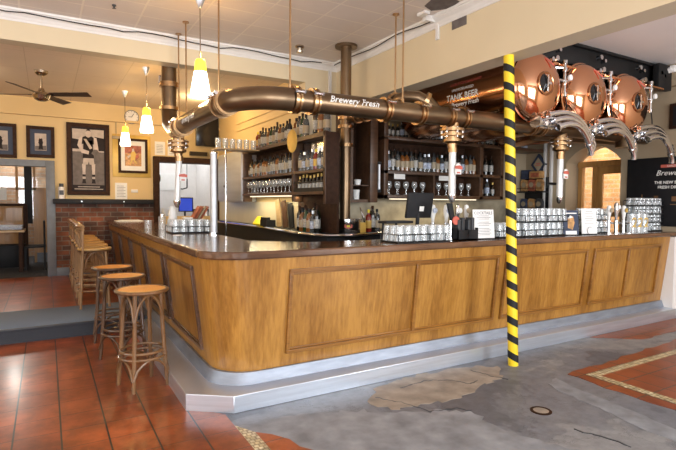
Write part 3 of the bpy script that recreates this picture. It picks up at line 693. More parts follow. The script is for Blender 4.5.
# support rail
rl = thing('tank_rail', 'long black steel rail under the ceiling carrying the copper tanks', 'rail', (5.6, 3.78, 3.12))
b = B(); b.box(3.95, 7.34, 3.75, 3.81, 3.12, 3.39, .004); b.build('rail_web', 'blackmetal', rl)
b = B(); b.box(3.95, 7.34, 3.68, 3.81, 3.12, 3.14); b.box(3.95, 7.34, 3.70, 3.81, 3.36, 3.39); b.build('rail_flange', 'blackmetal', rl)
b = B(); b.box(7.02, 7.34, 3.60, 3.68, 3.04, 3.37, .004); b.build('end_box', 'blackmetal', rl)
b = B()
for x in (4.9, 5.75, 6.6, 7.1): b.cyl((x, 3.66, 3.25), (x, 3.60, 3.25), .028, seg=10); b.cyl((x+.08, 3.66, 3.22), (x+.08, 3.60, 3.22), .022, seg=10)
b.build('rail_bolts', 'steel_pol', rl)
b = B(); b.cyl((5.3, 4.2, 2.35), (7.2, 4.2, 2.4), .05, seg=14); b.cyl((6.55, 3.75, 2.24), (6.55, 3.75, 2.42), .12, seg=20); o = b.build('rear_pipe', 'bronze'); tag(o, 'brown bronze pipe with a round end boss running below the two right tanks', 'pipe'); origin(o, (6.2, 4, 2.3))
# camera / speaker near ceiling at right
b = B(); b.box(7.28, 7.35, 3.54, 3.66, 3.28, 3.37, .01); b.cyl((7.28, 3.60, 3.32), (7.24, 3.59, 3.29), .035, seg=14)
o = b.build('security_camera', 'white'); tag(o, 'small white security camera high on the right wall beside the black rail', 'camera'); origin(o, (7.33, 3.6, 3.32))
b = B(); b.tube([(7.34, 3.68, 3.10), (7.33, 3.4, 3.09), (7.33, 3.1, 3.10)], .006, 6); o = b.build('wall_cable', 'brass'); tag(o, 'thin cable running along the right wall below the camera', 'cable'); origin(o, (7.33, 3.4, 3.1))

# ------------------------------------------------------------------ bottles and glasses
def bottle_proto(kind):
    body, lab, cap, prof, h = {
        'wine': ('g_dark', 'lab_w', 'framewood', [(.0, 0), (.036, .002), (.037, .01), (.037, .19), (.034, .21), (.014, .25), (.0135, .30), (.0, .30)], .3),
        'spirit': ('g_clear', 'lab_cream', 'black', [(.0, 0), (.038, .002), (.039, .01), (.039, .17), (.03, .205), (.014, .22), (.014, .265), (0, .265)], .265),
        'amber': ('g_amber', 'lab_cream', 'black', [(.0, 0), (.040, .002), (.041, .012), (.041, .15), (.034, .19), (.015, .21), (.015, .255), (0, .255)], .255),
        'red': ('g_red', 'lab_yel', 'yellow2', [(.0, 0), (.034, .002), (.036, .012), (.036, .18), (.028, .205), (.014, .22), (.014, .27), (0, .27)], .27),
        'green': ('g_green', 'lab_w', 'framewood', [(.0, 0), (.037, .002), (.038, .012), (.038, .17), (.028, .21), (.014, .235), (.014, .285), (0, .285)], .285),
        'blue': ('g_clear', 'lab_blue', 'steel', [(.0, 0), (.038, .002), (.039, .012), (.037, .16), (.028, .19), (.016, .21), (.016, .255), (0, .255)], .255),
        'small': ('g_dark', 'lab_w', 'gold', [(.0, 0), (.029, .002), (.030, .01), (.030, .12), (.026, .14), (.012, .18), (.012, .215), (0, .215)], .215),
    }[kind]
    t = thing('bottle', 'x', 'bottle')
    b = B(); b.lathe(prof, seg=12, caps=False); b.build('bottle_body', body, t)
    r = max(q[0] for q in prof)
    b = B(); b.lathe([(r+.0008, h*.18), (r+.0008, h*.52)], seg=12, caps=False); b.build('bottle_label', lab, t)
    rn = prof[-2][0]
    b = B(); b.lathe([(0, h-.035), (rn+.002, h-.035), (rn+.002, h+.003), (0, h+.003)], seg=10, caps=False); b.build('bottle_cap', cap, t)
    return t
M['g_dark'] = plain('dark_bottle_glass', (.012, .012, .010), .08, var=.1, spec=.8)
M['g_amber'] = plain('amber_spirit', (.20, .07, .015), .08, var=.1, spec=.8)
M['g_clear'] = plain('pale_spirit_glass', (.16, .17, .17), .08, var=.15, spec=.8, Transmission_Weight=.5)
M['g_red'] = plain('red_liqueur', (.22, .02, .012), .08, var=.1, spec=.8)
M['g_green'] = plain('green_bottle_glass', (.02, .05, .02), .08, var=.1, spec=.8)
M['lab_w'] = plain('off_white_label', (.42, .41, .38), .5, var=.35, scale=70)
M['lab_cream'] = plain('cream_label', (.38, .31, .21), .5, var=.1)
M['lab_yel'] = plain('yellow_label', (.65, .42, .08), .5, var=.1)
M['lab_blue'] = plain('blue_white_label', (.42, .48, .60), .5, var=.4, scale=60)
KD = {'wine': 'dark wine bottle with white label', 'spirit': 'clear spirit bottle with cream label', 'amber': 'amber whisky bottle with cream label', 'red': 'red liqueur bottle with yellow label',
      'green': 'green bottle with white label', 'blue': 'blue and white labelled clear bottle', 'small': 'small dark bottle with gold cap'}
protos, used = {}, set()
def put_bottle(kind, x, y, z, where, grp, sc=1.0):
    lab = KD[kind] + ', ' + where
    if kind not in protos:
        protos[kind] = t = bottle_proto(kind); t.location = (x, y, z); t['label'] = lab; t['group'] = grp
    else: t = dup(protos[kind], (x, y, z), None, lab, grp)
    t.rotation_euler = (0, 0, R.uniform(0, 6)); t.scale = (sc, sc, sc*R.uniform(.93, 1.05)); return t
def row(kinds, p0, p1, where, grp, jit=.012, sc=1.0, skip=()):
    n = len(kinds)
    for i, k in enumerate(kinds):
        if i in skip: continue
        t = i/(n-1) if n > 1 else 0
        put_bottle(k, p0[0]+(p1[0]-p0[0])*t+R.uniform(-jit, jit)*.5, p0[1]+(p1[1]-p0[1])*t+R.uniform(-jit, jit)*.5, p0[2]+(p1[2]-p0[2])*t, '%s from left, %s' % (ORD[i], where), grp, sc)
# --- shelf A along the middle wall (faces left)
sa = thing('wall_shelf', 'long dark timber wall shelf of bottles on the left side of the back bar', 'shelf', (2.97, 6.5, 1.5))
for z, t_, nm in ((2.335, .05, 'top_plank'), (1.90, .035, 'shelf_plank'), (1.63, .035, 'shelf_plank')):
    b = B(); b.prism([(2.83, 5.14), (3.0, 5.14), (3.0, 6.2), (3.10, 6.22), (3.10, 7.98), (2.83, 7.98)], z-t_, z); b.build(nm, 'shelfwood', sa)
b = B(); b.box(3.08, 3.10, 6.22, 7.98, 1.6, 2.3); b.build('back_board', 'framewood', sa)
b = B(); b.box(2.99, 3.0, 5.16, 6.2, 1.5, 2.3); b.build('back_board', 'framewood', sa)
for y in (5.14, 6.03, 7.94):
    b = B(); b.box(2.84, 2.985, y, y+.045, 1.5, 2.30, .003); b.build('upright', 'shelfwood', sa)
b = B(); b.box(2.83, 2.87, 5.13, 5.18, 1.48, 2.34, .003); b.build('corner_post', 'shelfwood', sa)
b = B(); b.box(2.84, 3.0, 5.12, 5.14, 1.48, 2.33); b.build('end_board', 'framewood', sa)
b = B(); b.box(2.86, 2.90, 6.2, 7.7, 1.575, 1.59); b.build('strip_light', 'tube_on', sa)
b = B(); b.box(2.985, 2.99, 5.22, 5.98, 1.92, 2.28); b.build('mirror', 'steel_pol', sa)
kk = ['red', 'amber', 'wine', 'wine', 'amber', 'green', 'spirit', 'wine', 'amber', 'spirit', 'wine', 'wine']
row(kk, (2.90, 7.45, 2.336), (2.90, 6.25, 2.336), 'top of the left wall shelf', 'bottles on top of the left wall shelf')
row(['amber', 'spirit', 'green', 'spirit'], (2.93, 6.12, 2.336), (2.93, 5.83, 2.336), 'on top beside the yellow disc', 'taller bottles on the left wall shelf', sc=1.15)
row(['wine', 'amber', 'spirit'], (2.90, 5.50, 2.336), (2.90, 5.22, 2.336), 'left shelf top beside the column', 'bottles at the near end of the left wall shelf', sc=1.1)
row([R.choice(['wine', 'wine', 'spirit', 'amber', 'small']) for _ in range(17)], (2.90, 7.80, 1.901), (2.90, 6.15, 1.901), 'middle plank of left wall shelf', 'bottles on the middle plank of the left wall shelf')
row(['wine', 'spirit', 'green', 'wine', 'amber', 'wine', 'wine', 'spirit', 'wine'], (3.0, 7.72, 1.901), (3.0, 6.3, 1.901), 'rear row, left shelf middle plank', 'rear bottles on the middle plank of the left wall shelf')
row(['spirit', 'blue', 'spirit', 'blue', 'red', 'blue', 'spirit'], (2.90, 5.92, 1.901), (2.90, 5.27, 1.901), 'before the left shelf mirror', 'bottles before the mirror on the left wall shelf')
row(['small']*8, (2.90, 5.94, 1.631), (2.90, 5.24, 1.631), 'in the low black rack', 'small bottles in the black rack')
b = B(); b.box(2.835, 2.845, 5.2, 5.99, 1.631, 1.68); b.box(2.835, 2.845, 5.2, 5.99, 1.74, 1.76); o = b.build('bottle_rack', 'blackmetal'); tag(o, 'low black rack front holding small bottles on the left wall shelf', 'rack'); origin(o, (2.84, 5.6, 1.631))
b = B(); b.lathe([(0, -.008), (.075, -.006), (.095, 0), (.075, .006), (0, .008)], (2.80, 5.98, 2.30), (1, .35, 0), 28); o = b.build('wall_disc', 'gold'); o.scale = (1, 1, 1.6)
tag(o, 'yellow oval disc fixed to the front edge of the left wall shelf', 'sign'); origin(o, (2.80, 5.98, 2.30))
# wine glasses
def stem_glass(name, h=.19, r=.036, mat='wineglass'):
    b = B(); b.lathe([(.0, 0), (.032, .002), (.030, .006), (.005, .012), (.004, h*.45), (r*.6, h*.52), (r, h*.68), (r*.95, h*.85), (r*.78, h)], seg=12, caps=False)
    return b.build(name, mat)
wg = None
def put_glass(x, y, z, lab, grp):
    global wg
    if wg is None: wg = stem_glass('wine_glass'); o = wg
    else: o = wg.copy(); C.objects.link(o)
    o.location = (x, y, z); tag(o, lab, 'glass', grp)
for i in range(26):
    put_glass(2.88+.09*(i % 2), 7.82-.066*i, 1.631, 'stemmed glass standing on the lowest plank of the left wall shelf', 'stemmed glasses on the left wall shelf')
# --- shelf B
sb = thing('back_bar_shelf', 'wide dark timber shelf unit of bottles behind the right half of the bar', 'shelf', (5.3, 5.75, 1.58))
for z, x1, nm in ((2.42, 7.34, 'top_plank'), (1.95, 6.36, 'shelf_plank'), (1.61, 6.36, 'bottom_plank')):
    b = B(); b.box(4.0, x1, 5.58, 5.93, z-.05, z, .004); b.build(nm, 'shelfwood', sb)
b = B(); b.box(4.02, 6.36, 5.92, 5.945, 1.6, 2.42); b.build('back_board', 'framewood', sb)
for x in (4.0, 5.83, 6.29):
    b = B(); b.box(x, x+.07, 5.58, 5.93, 1.56, 2.40, .004); b.build('upright', 'shelfwood', sb)
b = B(); b.box(4.0, 4.07, 5.58, 5.93, 2.42, 2.72, .004); b.build('upright', 'shelfwood', sb)
b = B(); b.box(4.90, 4.935, 5.60, 5.93, 1.61, 1.90); b.build('divider', 'shelfwood', sb)
b = B(); b.box(4.15, 5.8, 5.62, 5.66, 1.545, 1.558); b.build('strip_light', 'tube_on', sb)
b = B(); b.box(4.17, 4.36, 5.575, 5.58, 1.83, 1.90); b.box(4.99, 5.18, 5.575, 5.58, 1.83, 1.90); b.build('shelf_ticket', 'paper', sb)
row([R.choice(['small', 'blue', 'wine', 'spirit', 'small']) for _ in range(16)], (4.14, 5.68, 2.421), (5.34, 5.68, 2.421), 'right shelf top, left of tube', 'bottles on the top plank of the right back bar', sc=.85)
row(['small', 'small', 'small', 'amber', 'small', 'small', 'small', 'small', 'wine'], (5.46, 5.66, 2.421), (6.26, 5.66, 2.421), 'right shelf top, right of tube', 'bottles on the top plank near the striped pole', sc=.85)
row(['blue', 'wine', 'spirit', 'amber', 'amber', 'spirit', 'wine', 'spirit', 'blue', 'blue', 'spirit', 'amber', 'blue', 'wine', 'spirit', 'wine', 'wine', 'blue', 'amber', 'spirit', 'amber'], (4.12, 5.66, 1.951), (5.77, 5.66, 1.951), 'front row, right shelf middle plank', 'front bottles on the middle plank of the right back bar', sc=1.04)
row([R.choice(['wine', 'wine', 'green', 'spirit', 'wine', 'amber']) for _ in range(18)], (4.16, 5.80, 1.951), (5.74, 5.80, 1.951), 'rear row, right shelf middle plank', 'rear bottles on the middle plank of the right back bar', sc=1.15)
row(['small', 'blue', 'small'], (5.97, 5.68, 1.611), (6.22, 5.68, 1.611), 'narrow cabinet beside striped pole', 'bottles in the narrow cabinet', jit=.004)
row(['wine', 'wine', 'wine'], (5.97, 5.72, 1.951), (6.22, 5.72, 1.951), 'upper shelf of narrow cabinet', 'bottles on the upper cabinet shelf', jit=.004)
for i in range(22):
    x = 4.13+.077*i
    if abs(x-4.92) < .04: continue
    put_glass(x, 5.66+.08*(i % 2), 1.611, 'stemmed glass on the lowest plank of the right back bar shelf', 'stemmed glasses on the right back bar shelf')
b = B(); b.box(6.55, 6.85, 5.66, 5.85, 2.421, 2.47, .005); b.mi = 1; b.box(6.5, 6.8, 5.64, 5.84, 2.47, 2.50, .003); o = b.build('box_file', ['darkgrey', 'paper']); tag(o, 'flat dark box with white papers on the shelf end right of the pole', 'box'); origin(o, (6.7, 5.75, 2.421))
b = B(); b.cyl((7.05, 5.75, 2.421), (7.05, 5.75, 2.75), .05, seg=16); o = b.build('paper_roll', 'lab_blue'); tag(o, 'upright pale blue paper roll at the far end of the shelf', 'paper roll'); origin(o, (7.05, 5.75, 2.421))
# brown side cabinet and dispenser
cb = thing('side_cabinet', 'tall narrow brown cabinet between the bronze column and the right shelf', 'cabinet', (3.68, 5.75, 1.5))
b = B(); b.box(3.44, 3.48, 5.55, 5.94, 1.5, 2.80); b.box(3.74, 3.86, 5.53, 5.94, 1.5, 2.80, .004); b.build('side_panel', 'shelfwood', cb)
b = B(); b.box(3.46, 3.98, 5.90, 5.945, 1.5, 2.80); b.build('back_board', 'framewood', cb)
for q_ in ((3.46, 3.76, 5.57, 5.92, 1.50, 1.54), (3.46, 3.76, 5.57, 5.92, 1.72, 1.735), (3.44, 4.0, 5.53, 5.94, 2.78, 2.82)):
    b = B(); b.box(*q_); b.build('cabinet_shelf', 'shelfwood', cb)
for (x, z, h, nm) in ((3.60, 1.541, .13, 'lower'), (3.62, 1.736, .07, 'upper')):
    b = B(); b.lathe([(0, 0), (.04, 0), (.045, h*.7), (.05, h), (0, h)], (x, 5.66, z), seg=16); o = b.build('white_cup', 'paper'); tag(o, 'white cup on the %s shelf of the narrow brown cabinet' % nm, 'cup'); origin(o, (x, 5.66, z))
b = B(); b.cyl((3.93, 5.60, 1.68), (3.93, 5.60, 2.02), .022, seg=16); b.mi = 1; b.box(3.89, 3.97, 5.60, 5.89, 2.02, 2.06); b.box(3.89, 3.97, 5.60, 5.89, 1.64, 1.68)
o = b.build('cup_dispenser', ['steel_cab', 'black']); tag(o, 'silver upright cup dispenser tube with black brackets beside the cabinet', 'dispenser'); origin(o, (3.93, 5.75, 1.64))
# splashbacks
b = B(); b.box(3.47, 7.34, 5.925, 5.948, 1.125, 1.54); struct('wall_back_right_splash', b, 'stone')
b = B(); b.box(3.085, 3.1, 6.4, 10.15, 1.10, 1.50); struct('wall_middle_splash', b, 'splash')
b = B(); b.box(3.0, 3.03, 5.14, 6.2, 1.123, 2.33); struct('wall_middle_panel', b, 'framewood')
# back bench
bench = thing('back_bench', 'black back bar bench with steel edge curving behind the bar', 'bench', (4, 5.6, 0))
fr = [(2.92, 10.1), (2.95, 7.3), (2.82, 6.4), (2.77, 5.8), (2.80, 5.30), (2.90, 5.14), (3.1, 5.07), (3.42, 5.13), (3.85, 5.30), (7.34, 5.30)]
poly = fr + [(7.34, 5.92), (3.16, 5.92), (3.10, 5.92), (3.08, 6.2), (3.08, 10.1)]
b = B(); b.prism(poly, 1.085, 1.12); b.build('bench_top', 'blackmetal', bench)
b = B(); b.tube([(x, y, 1.103) for x, y in fr], .019, 8); b.build('bench_edge', 'steel_pol', bench)
fr2 = [(x+.04 if y > 5.2 else x, y+.05) for x, y in fr]
b = B(); b.prism([(x+(.05 if y > 5.2 and x < 3.2 else 0), y+(.06 if x > 2.85 and y < 5.4 else 0)) for x, y in fr] + [(7.34, 5.90), (3.16, 5.90), (3.08, 6.2), (3.08, 10.1)], .0, 1.085); b.build('bench_body', 'black', bench)

# bench objects
row(['amber', 'wine', 'spirit', 'amber', 'wine', 'green'], (2.955, 5.98, 1.121), (2.955, 5.55, 1.121), 'bench left of bronze column', 'bottles on the bench left of the column', sc=1.15)
row(['wine', 'amber', 'green', 'amber', 'blue', 'wine'], (2.87, 5.90, 1.121), (2.88, 5.42, 1.121), 'bench front left of column', 'front bottles on the bench left of the column', sc=1.1)
b = B(); b.lathe([(.07, 0), (.165, 0), (.17, .01), (.17, .155), (.178, .16), (.178, .17), (.162, .17), (.160, .02), (.07, .02)], (3.28, 5.34, 1.121), seg=32, caps=False); kg = b.build('base_drum', 'steel_pol', col); kg['label'] = 'polished steel drum with a red and yellow badge'
def onb(u, z, r_=.1725): a = math.radians(240)+u/.172; return (3.28+r_*math.cos(a), 5.34+r_*math.sin(a), z)
b = B(); b.poly([onb(-.05, 1.19), onb(0, 1.175), onb(.05, 1.19), onb(.05, 1.225), onb(0, 1.24), onb(-.05, 1.225)]); b.mi = 1
b.poly([onb(u, z, .1745) for u, z in ((-.02, 1.195), (.02, 1.195), (.02, 1.22), (-.02, 1.22))]); b.build('drum_badge', ['red_ink', 'yellow2'], kg)
row(['red', 'wine', 'spirit'], (3.56, 5.30, 1.121), (3.72, 5.34, 1.121), 'bench right of steel drum', 'bottles right of the steel bucket', sc=1.1)
for i, (x, a) in enumerate(((3.62, .35), (3.70, -.3))):
    b = B(); yq = 5.45+.07*i; b.tube([(x, yq, 1.13), (x+a*.25, yq+.03, 1.36), (x+a*.33, yq+.05, 1.44)], [.02, .014, .004], 8); simple('mixing_spoon', b, 'steel_pol', 'steel bar tool leaning %s beside the bottles on the bench' % ('right' if i == 0 else 'left'), 'bar tool', (x, 5.45, 1.13))
b = B(); b.box(3.36, 3.46, 5.20, 5.24, 1.121, 1.25, .006); simple('snack_pack', b, 'lab_yel', 'small yellow carton on the bench right of the steel bucket', 'carton', (3.41, 5.22, 1.121))
# yellow cloth, black till, cutting boards left bench
b = B(); b.lathe([(0, 0), (.10, 0), (.115, .03), (.08, .08), (.04, .14), (.0, .15)], (2.98, 7.60, 1.121), seg=9); o = simple('yellow_cloth', b, 'yellow2', 'crumpled yellow cloth on the back bench under the left shelf', 'cloth', (2.98, 7.55, 1.121))
b = B(); b.obox((2.98, 7.25, 1.17), .14, .30, .10, .0); b.obox((2.94, 7.25, 1.235), .06, .26, .05, 0); simple('card_machine', b, 'black', 'low black machine on the back bench beside the yellow cloth', 'machine', (2.98, 7.25, 1.121), bevel=.006)
for i, (y, c_, h, t) in enumerate(((6.95, 'paletop', .42, -.2), (6.72, 'shelfwood', .40, -.2), (6.50, 'black', .36, -.2))):
    b = B(); b.obox((3.03, y, 1.125+h/2*math.cos(t)), .02, .14, h, 0, t)
    simple('chopping_board', b, c_, '%s chopping board leaning on the wall under the left shelf' % ('pale timber', 'dark timber', 'black')[i], 'board', (3.03, y, 1.12), 'leaning chopping boards')
b = B(); b.box(3.04, 3.08, 6.22, 6.42, 1.121, 1.45, .005); simple('pale_box', b, 'lab_cream', 'upright pale tan box beside the chopping boards', 'box', (3.06, 6.3, 1.121))
# fridge-like steel cabinet high on the wall
fc = thing('steel_cabinet', 'brushed steel upright cabinet at the left end of the wall shelf', 'cabinet', (2.98, 8.6, 1.5))
b = B(); b.box(2.84, 3.09, 8.02, 9.35, 1.50, 2.37, .006); b.build('cabinet_body', 'steel_cab', fc)
b = B(); b.box(2.825, 2.84, 8.04, 9.33, 1.52, 2.35, .004); b.build('cabinet_door', 'steel_cab', fc)
b = B(); b.cyl((2.82, 8.9, 1.78), (2.80, 8.9, 1.78), .02, seg=8); b.build('door_knob', 'black', fc)
# overhead shelf with steel posts
oh = thing('overhead_shelf', 'brown overhead shelf on steel posts above the left counter', 'shelf', (2.2, 7.4, 1.12))
b = B(); b.box(2.16, 2.82, 7.18, 7.50, 2.268, 2.29, .003); b.build('shelf_board', 'paletop', oh)
b = B(); b.cyl((2.30, 7.22, 0), (2.30, 7.22, 2.268), .013, seg=12); b.build('shelf_post', 'steel_pol', oh)
for i in range(6):
    b = B(); x = 2.22+.11*i
    b.lathe([(.0, 0), (.040, 0), (.047, .15), (.044, .15), (.038, .01), (0, .01)], (x, 7.32, 2.291), seg=14, caps=False)
    jg = b.build('glass_jug', 'glass', None); tag(jg, 'clear glass jug, %s from the left on the overhead brown shelf' % ORD[i], 'jug', 'jugs on the overhead shelf'); origin(jg, (x, 7.32, 2.291))
    b = B(); b.ring((x+.058, 7.32, 2.37), .028, .006, (0, 1, 0), 12, 6, -PI*.55, PI*.55); b.build('jug_handle', 'glass', jg)
fp = thing('steel_font', 'tall polished steel cylinder standing on the left counter', 'beer font', (1.61, 5.48, 1.138))
b = B(); b.cyl((1.61, 5.48, 1.138), (1.61, 5.48, 2.03), .038, seg=24); b.build('font_column', 'steel_cab', fp)
b = B(); b.cyl((1.61, 5.48, 1.138), (1.61, 5.48, 1.155), .058, seg=24); b.cyl((1.61, 5.48, 2.03), (1.61, 5.48, 2.045), .044, seg=24); b.build('font_base', 'steel_pol', fp)

# ------------------------------------------------------------------ glass racks on the counter
gp = None
def pint(x, y, z, lab, grp):
    global gp
    if gp is None:
        b = B(); b.lathe([(.043, 0), (.0435, .002), (.033, .140), (0, .144), (0, .134), (.029, .13), (.040, .002)], seg=12, caps=False); gp = b.build('pint_glass', 'glass'); o = gp
    else: o = gp.copy(); C.objects.link(o)
    o.location = (x, y, z); tag(o, lab, 'glass', grp); return o
rk = {}
def rack(x, y, z, nx, ny, label, glab, grp, rz=0, sz=1):
    key = (nx, ny); w, d = nx*.09, ny*.09
    if key not in rk:
        t = thing('glass_rack', label, 'rack', (0, 0, 0)); 
        b = B()
        for zz in (.012, .075): b.tube([(-w/2, -d/2, zz), (w/2, -d/2, zz), (w/2, d/2, zz), (-w/2, d/2, zz)], .0055, 6, closed=True)
        b.build('wire_rail', 'wire', t)
        b = B()
        for i in range(0, nx+1, 2):
            for yy in (-d/2, d/2): b.cyl((-w/2+i*.09, yy, 0), (-w/2+i*.09, yy, .078), .0042, seg=6)
        for j in range(ny+1):
            b.cyl((-w/2, -d/2+j*.09, .01), (w/2, -d/2+j*.09, .01), .003, seg=6)
        b.build('wire_post', 'wire', t); b = B(); b.box(-w/2, w/2, -d/2, d/2, .002, .009); b.build('drip_tray', 'blackmetal', t)
        rk[key] = t; t.location = (x, y, z); t['group'] = 'wire glass racks on the bar'
    else: t = dup(rk[key], (x, y, z), None, label, 'wire glass racks on the bar')
    t.rotation_euler = (0, 0, rz)
    cs, sn = math.cos(rz), math.sin(rz)
    for i in range(nx):
        for j in range(ny):
            u, v = -w/2+.045+i*.09, -d/2+.045+j*.09
            pint(x+u*cs-v*sn, y+u*sn+v*cs, z+.011, glab, grp).scale = (1, 1, sz)
T0 = 1.1375
def rk_(x, y, z, nx, ny, where, rz=0, sz=1):
    rack(x, y, T0+z, nx, ny, 'black wire rack of upturned glasses, '+where, 'upturned clear glass in rack, '+where, 'upturned glasses, '+where, rz, sz)
rk_(1.43, 5.88, 0, 5, 4, 'on the left arm of the bar')
rk_(2.87, 3.66, 0, 4, 3, 'left of the pair below the dark monitor')
rk_(3.20, 3.66, 0, 3, 3, 'right of the pair below the dark monitor')
rk_(4.22, 3.72, 0, 4, 3, 'behind the striped pole')
rk_(4.62, 3.72, 0, 4, 3, 'lower one right of the striped pole')
rk_(5.00, 3.72, 0, 4, 3, 'lower one beside the beer poster card')
rk_(4.62, 3.72, .155, 4, 3, 'stacked right of the striped pole')
rk_(5.00, 3.72, .155, 4, 3, 'stacked on top beside the beer poster card')
rk_(5.95, 3.80, 0, 4, 3, 'lower one behind the white card')
rk_(5.95, 3.80, .155, 4, 3, 'upper one behind the white card')
for k in range(4): rk_(6.985, 3.72, .112*k, 7, 2, '%s tier of the right stack' % ('bottom', 'second', 'third', 'top')[k], sz=.70)

# monitor
mo = thing('till_monitor', 'dark flat till monitor on a stand behind the glass racks', 'monitor', (3.26, 3.95, T0))
b = B(); b.obox((3.26, 3.93, 1.475), .30, .03, .26, -.12, .22); b.build('screen_case', 'black', mo, bevel=.006)
b = B(); b.obox((3.27, 3.905, 1.44), .05, .006, .05, -.12, .22); b.build('screen_sticker', 'paper', mo)
b = B(); b.cyl((3.26, 3.97, T0), (3.26, 3.95, 1.40), .02, seg=10); b.box(3.17, 3.35, 3.90, 4.02, T0, T0+.02, .005); b.build('monitor_stand', 'black', mo)
b = B(); b.box(2.80, 3.13, 3.86, 4.0, T0+.16, T0+.185, .005); b.cyl((2.84, 3.97, T0), (2.84, 3.97, T0+.16), .012, seg=8); b.cyl((3.0, 3.97, T0), (3.0, 3.97, T0+.16), .012, seg=8); simple('keyboard_tray', b, 'black', 'flat black tray beside the monitor above the glasses', 'tray', (2.9, 3.93, T0))
# tap handles
def tap(x, y, col, lab, h=.26, disc='paper', rz=0):
    t = thing('beer_tap', lab, 'beer tap', (x, y, T0), 'beer taps on the bar')
    b = B(); b.cyl((x, y, T0), (x, y, T0+.16), .022, seg=14); b.cyl((x, y, T0), (x, y, T0+.01), .04, seg=14); b.cyl((x, y, T0+.14), (x, y-.09, T0+.12), .012, seg=10); b.cyl((x, y-.09, T0+.125), (x, y-.095, T0+.08), .009, seg=8); b.build('tap_body', 'chrome', t)
    b = B(); b.lathe([(0, .14), (.012, .15), (.018, .2), (.028, h), (.03, h+.05), (.02, h+.09), (0, h+.1)], (x, y, T0), seg=14, caps=False); b.build('tap_handle', col, t)
    b = B(); b.lathe([(0, 0), (.028, 0), (.028, .008), (0, .008)], (x, y-.032, T0+h+.035), (0, -1, 0), 16); b.build('tap_badge', disc, t)
for i, (x, y, c_, l_, d_) in enumerate(((3.44, 3.93, 'paper', 'white handled beer tap nearest the till monitor', 'lab_blue'), (3.56, 3.86, 'paper', 'white handled beer tap behind the dark menu holder', 'lab_blue'), (3.70, 3.84, 'chrome', 'silver beer tap peeking above the white menu card', 'paper'),
        (3.82, 3.84, 'paper', 'white beer tap behind the right edge of the menu card', 'lab_cream'), (6.02, 3.62, 'paper', 'white beer tap nearest the white card right of the poster', 'lab_cream'), (6.18, 3.62, 'chrome', 'tall silver beer tap, middle of the right-hand cluster', 'paper'), (6.34, 3.62, 'paper', 'beer tap at the right of the right-hand cluster', 'gold'))):
    tap(x, y, c_, l_, .25 if i != 5 else .29, d_)
t = thing('beer_tap', 'dark blade tap handle with a round orange badge beside the black caddy', 'beer tap', (3.40, 3.62, T0), 'beer taps on the bar')
b = B(); b.cyl((3.40, 3.63, T0), (3.40, 3.63, 1.33), .016, seg=10); b.cyl((3.40, 3.63, T0), (3.40, 3.63, T0+.01), .035, seg=14); b.build('tap_body', 'chrome', t)
b = B(); b.prism([(3.345, 1.50), (3.41, 1.50), (3.46, 1.30), (3.41, 1.29)], 3.61, 3.635, 'Y'); b.build('tap_handle', 'black', t, bevel=.004)
b = B(); b.lathe([(0, 0), (.042, 0), (.042, .012), (0, .012)], (3.445, 3.605, 1.33), (0, -1, 0), 20); b.build('tap_badge', 'red_ink', t)
# caddies and cards
cd = thing('condiment_caddy', 'black divided caddy on the bar left of the white menu card', 'caddy', (3.56, 3.62, T0))
b = B(); b.box(3.43, 3.70, 3.55, 3.70, T0, T0+.012); b.box(3.43, 3.70, 3.55, 3.56, T0, T0+.10); b.box(3.43, 3.70, 3.69, 3.70, T0, T0+.13); b.box(3.43, 3.44, 3.55, 3.70, T0, T0+.12); b.box(3.69, 3.70, 3.55, 3.70, T0, T0+.12); b.box(3.56, 3.57, 3.55, 3.70, T0, T0+.11); b.build('caddy_box', 'black', cd)
for i, x in enumerate((3.48, 3.53, 3.61, 3.66)):
    b = B(); b.box(x-.018, x+.018, 3.58, 3.67, T0+.013, T0+.20+.02*(i % 2), .003); simple('napkin_stack', b, 'darkgrey', 'dark folded napkin bundle, %s from the left in the black caddy' % ORD[i], 'napkin', (x, 3.62, T0+.013), 'napkins in the black caddy')
def card(x, y, w, h, rz, mats, label, deco):
    t = thing('menu_card', label, 'card', (x, y, T0))
    tl = .10
    mt = Matrix.Translation((x, y, T0)) @ Matrix.Rotation(rz, 4, 'Z') @ Matrix.Rotation(-tl, 4, 'X')
    def pl(u0, u1, v0, v1, d0, d1, nm, mat):
        b = B(); b.hexa([mt @ Vector(q) for q in ((u0, d0, v0), (u1, d0, v0), (u1, d1, v0), (u0, d1, v0), (u0, d0, v1), (u1, d0, v1), (u1, d1, v1), (u0, d1, v1))]); b.build(nm, mat, t)
    pl(-w/2, w/2, .004, h, 0, .006, 'card_panel', mats)
    mt2 = Matrix.Translation((x, y, T0)) @ Matrix.Rotation(rz, 4, 'Z')
    b = B(); b.hexa([mt2 @ Vector(q) for q in ((-w/2, 0, 0), (w/2, 0, 0), (w/2, .09, 0), (-w/2, .09, 0), (-w/2, .0, .012), (w/2, .0, .012), (w/2, .09, .006), (-w/2, .09, .006))]); b.build('card_foot', 'black', t)
    deco(pl, mt, t, w, h)
def deco_menu(pl, mt, t, w, h):
    lettering('card_heading', 'COCKTAILS', w*.165, lambda u, v, d: mt @ Vector((u, -.001-d, h*.88+v)), 'print', t, 0, .0005, .0006)
    b = B()
    for k in range(13):
        if k in (3, 7): continue
        L = w*(.34 if k % 2 else .26); z = h*(.78-.053*k); 
        b.hexa([mt @ Vector(q) for q in ((-L, -.0015, z), (L, -.0015, z), (L, -.0003, z), (-L, -.0003, z), (-L, -.0015, z+h*.016), (L, -.0015, z+h*.016), (L, -.0003, z+h*.016), (-L, -.0003, z+h*.016))])
    b.build('card_print', 'print', t)
card(3.80, 3.56, .26, .30, -.12, 'paper', 'white printed menu card standing left of the striped pole', deco_menu)
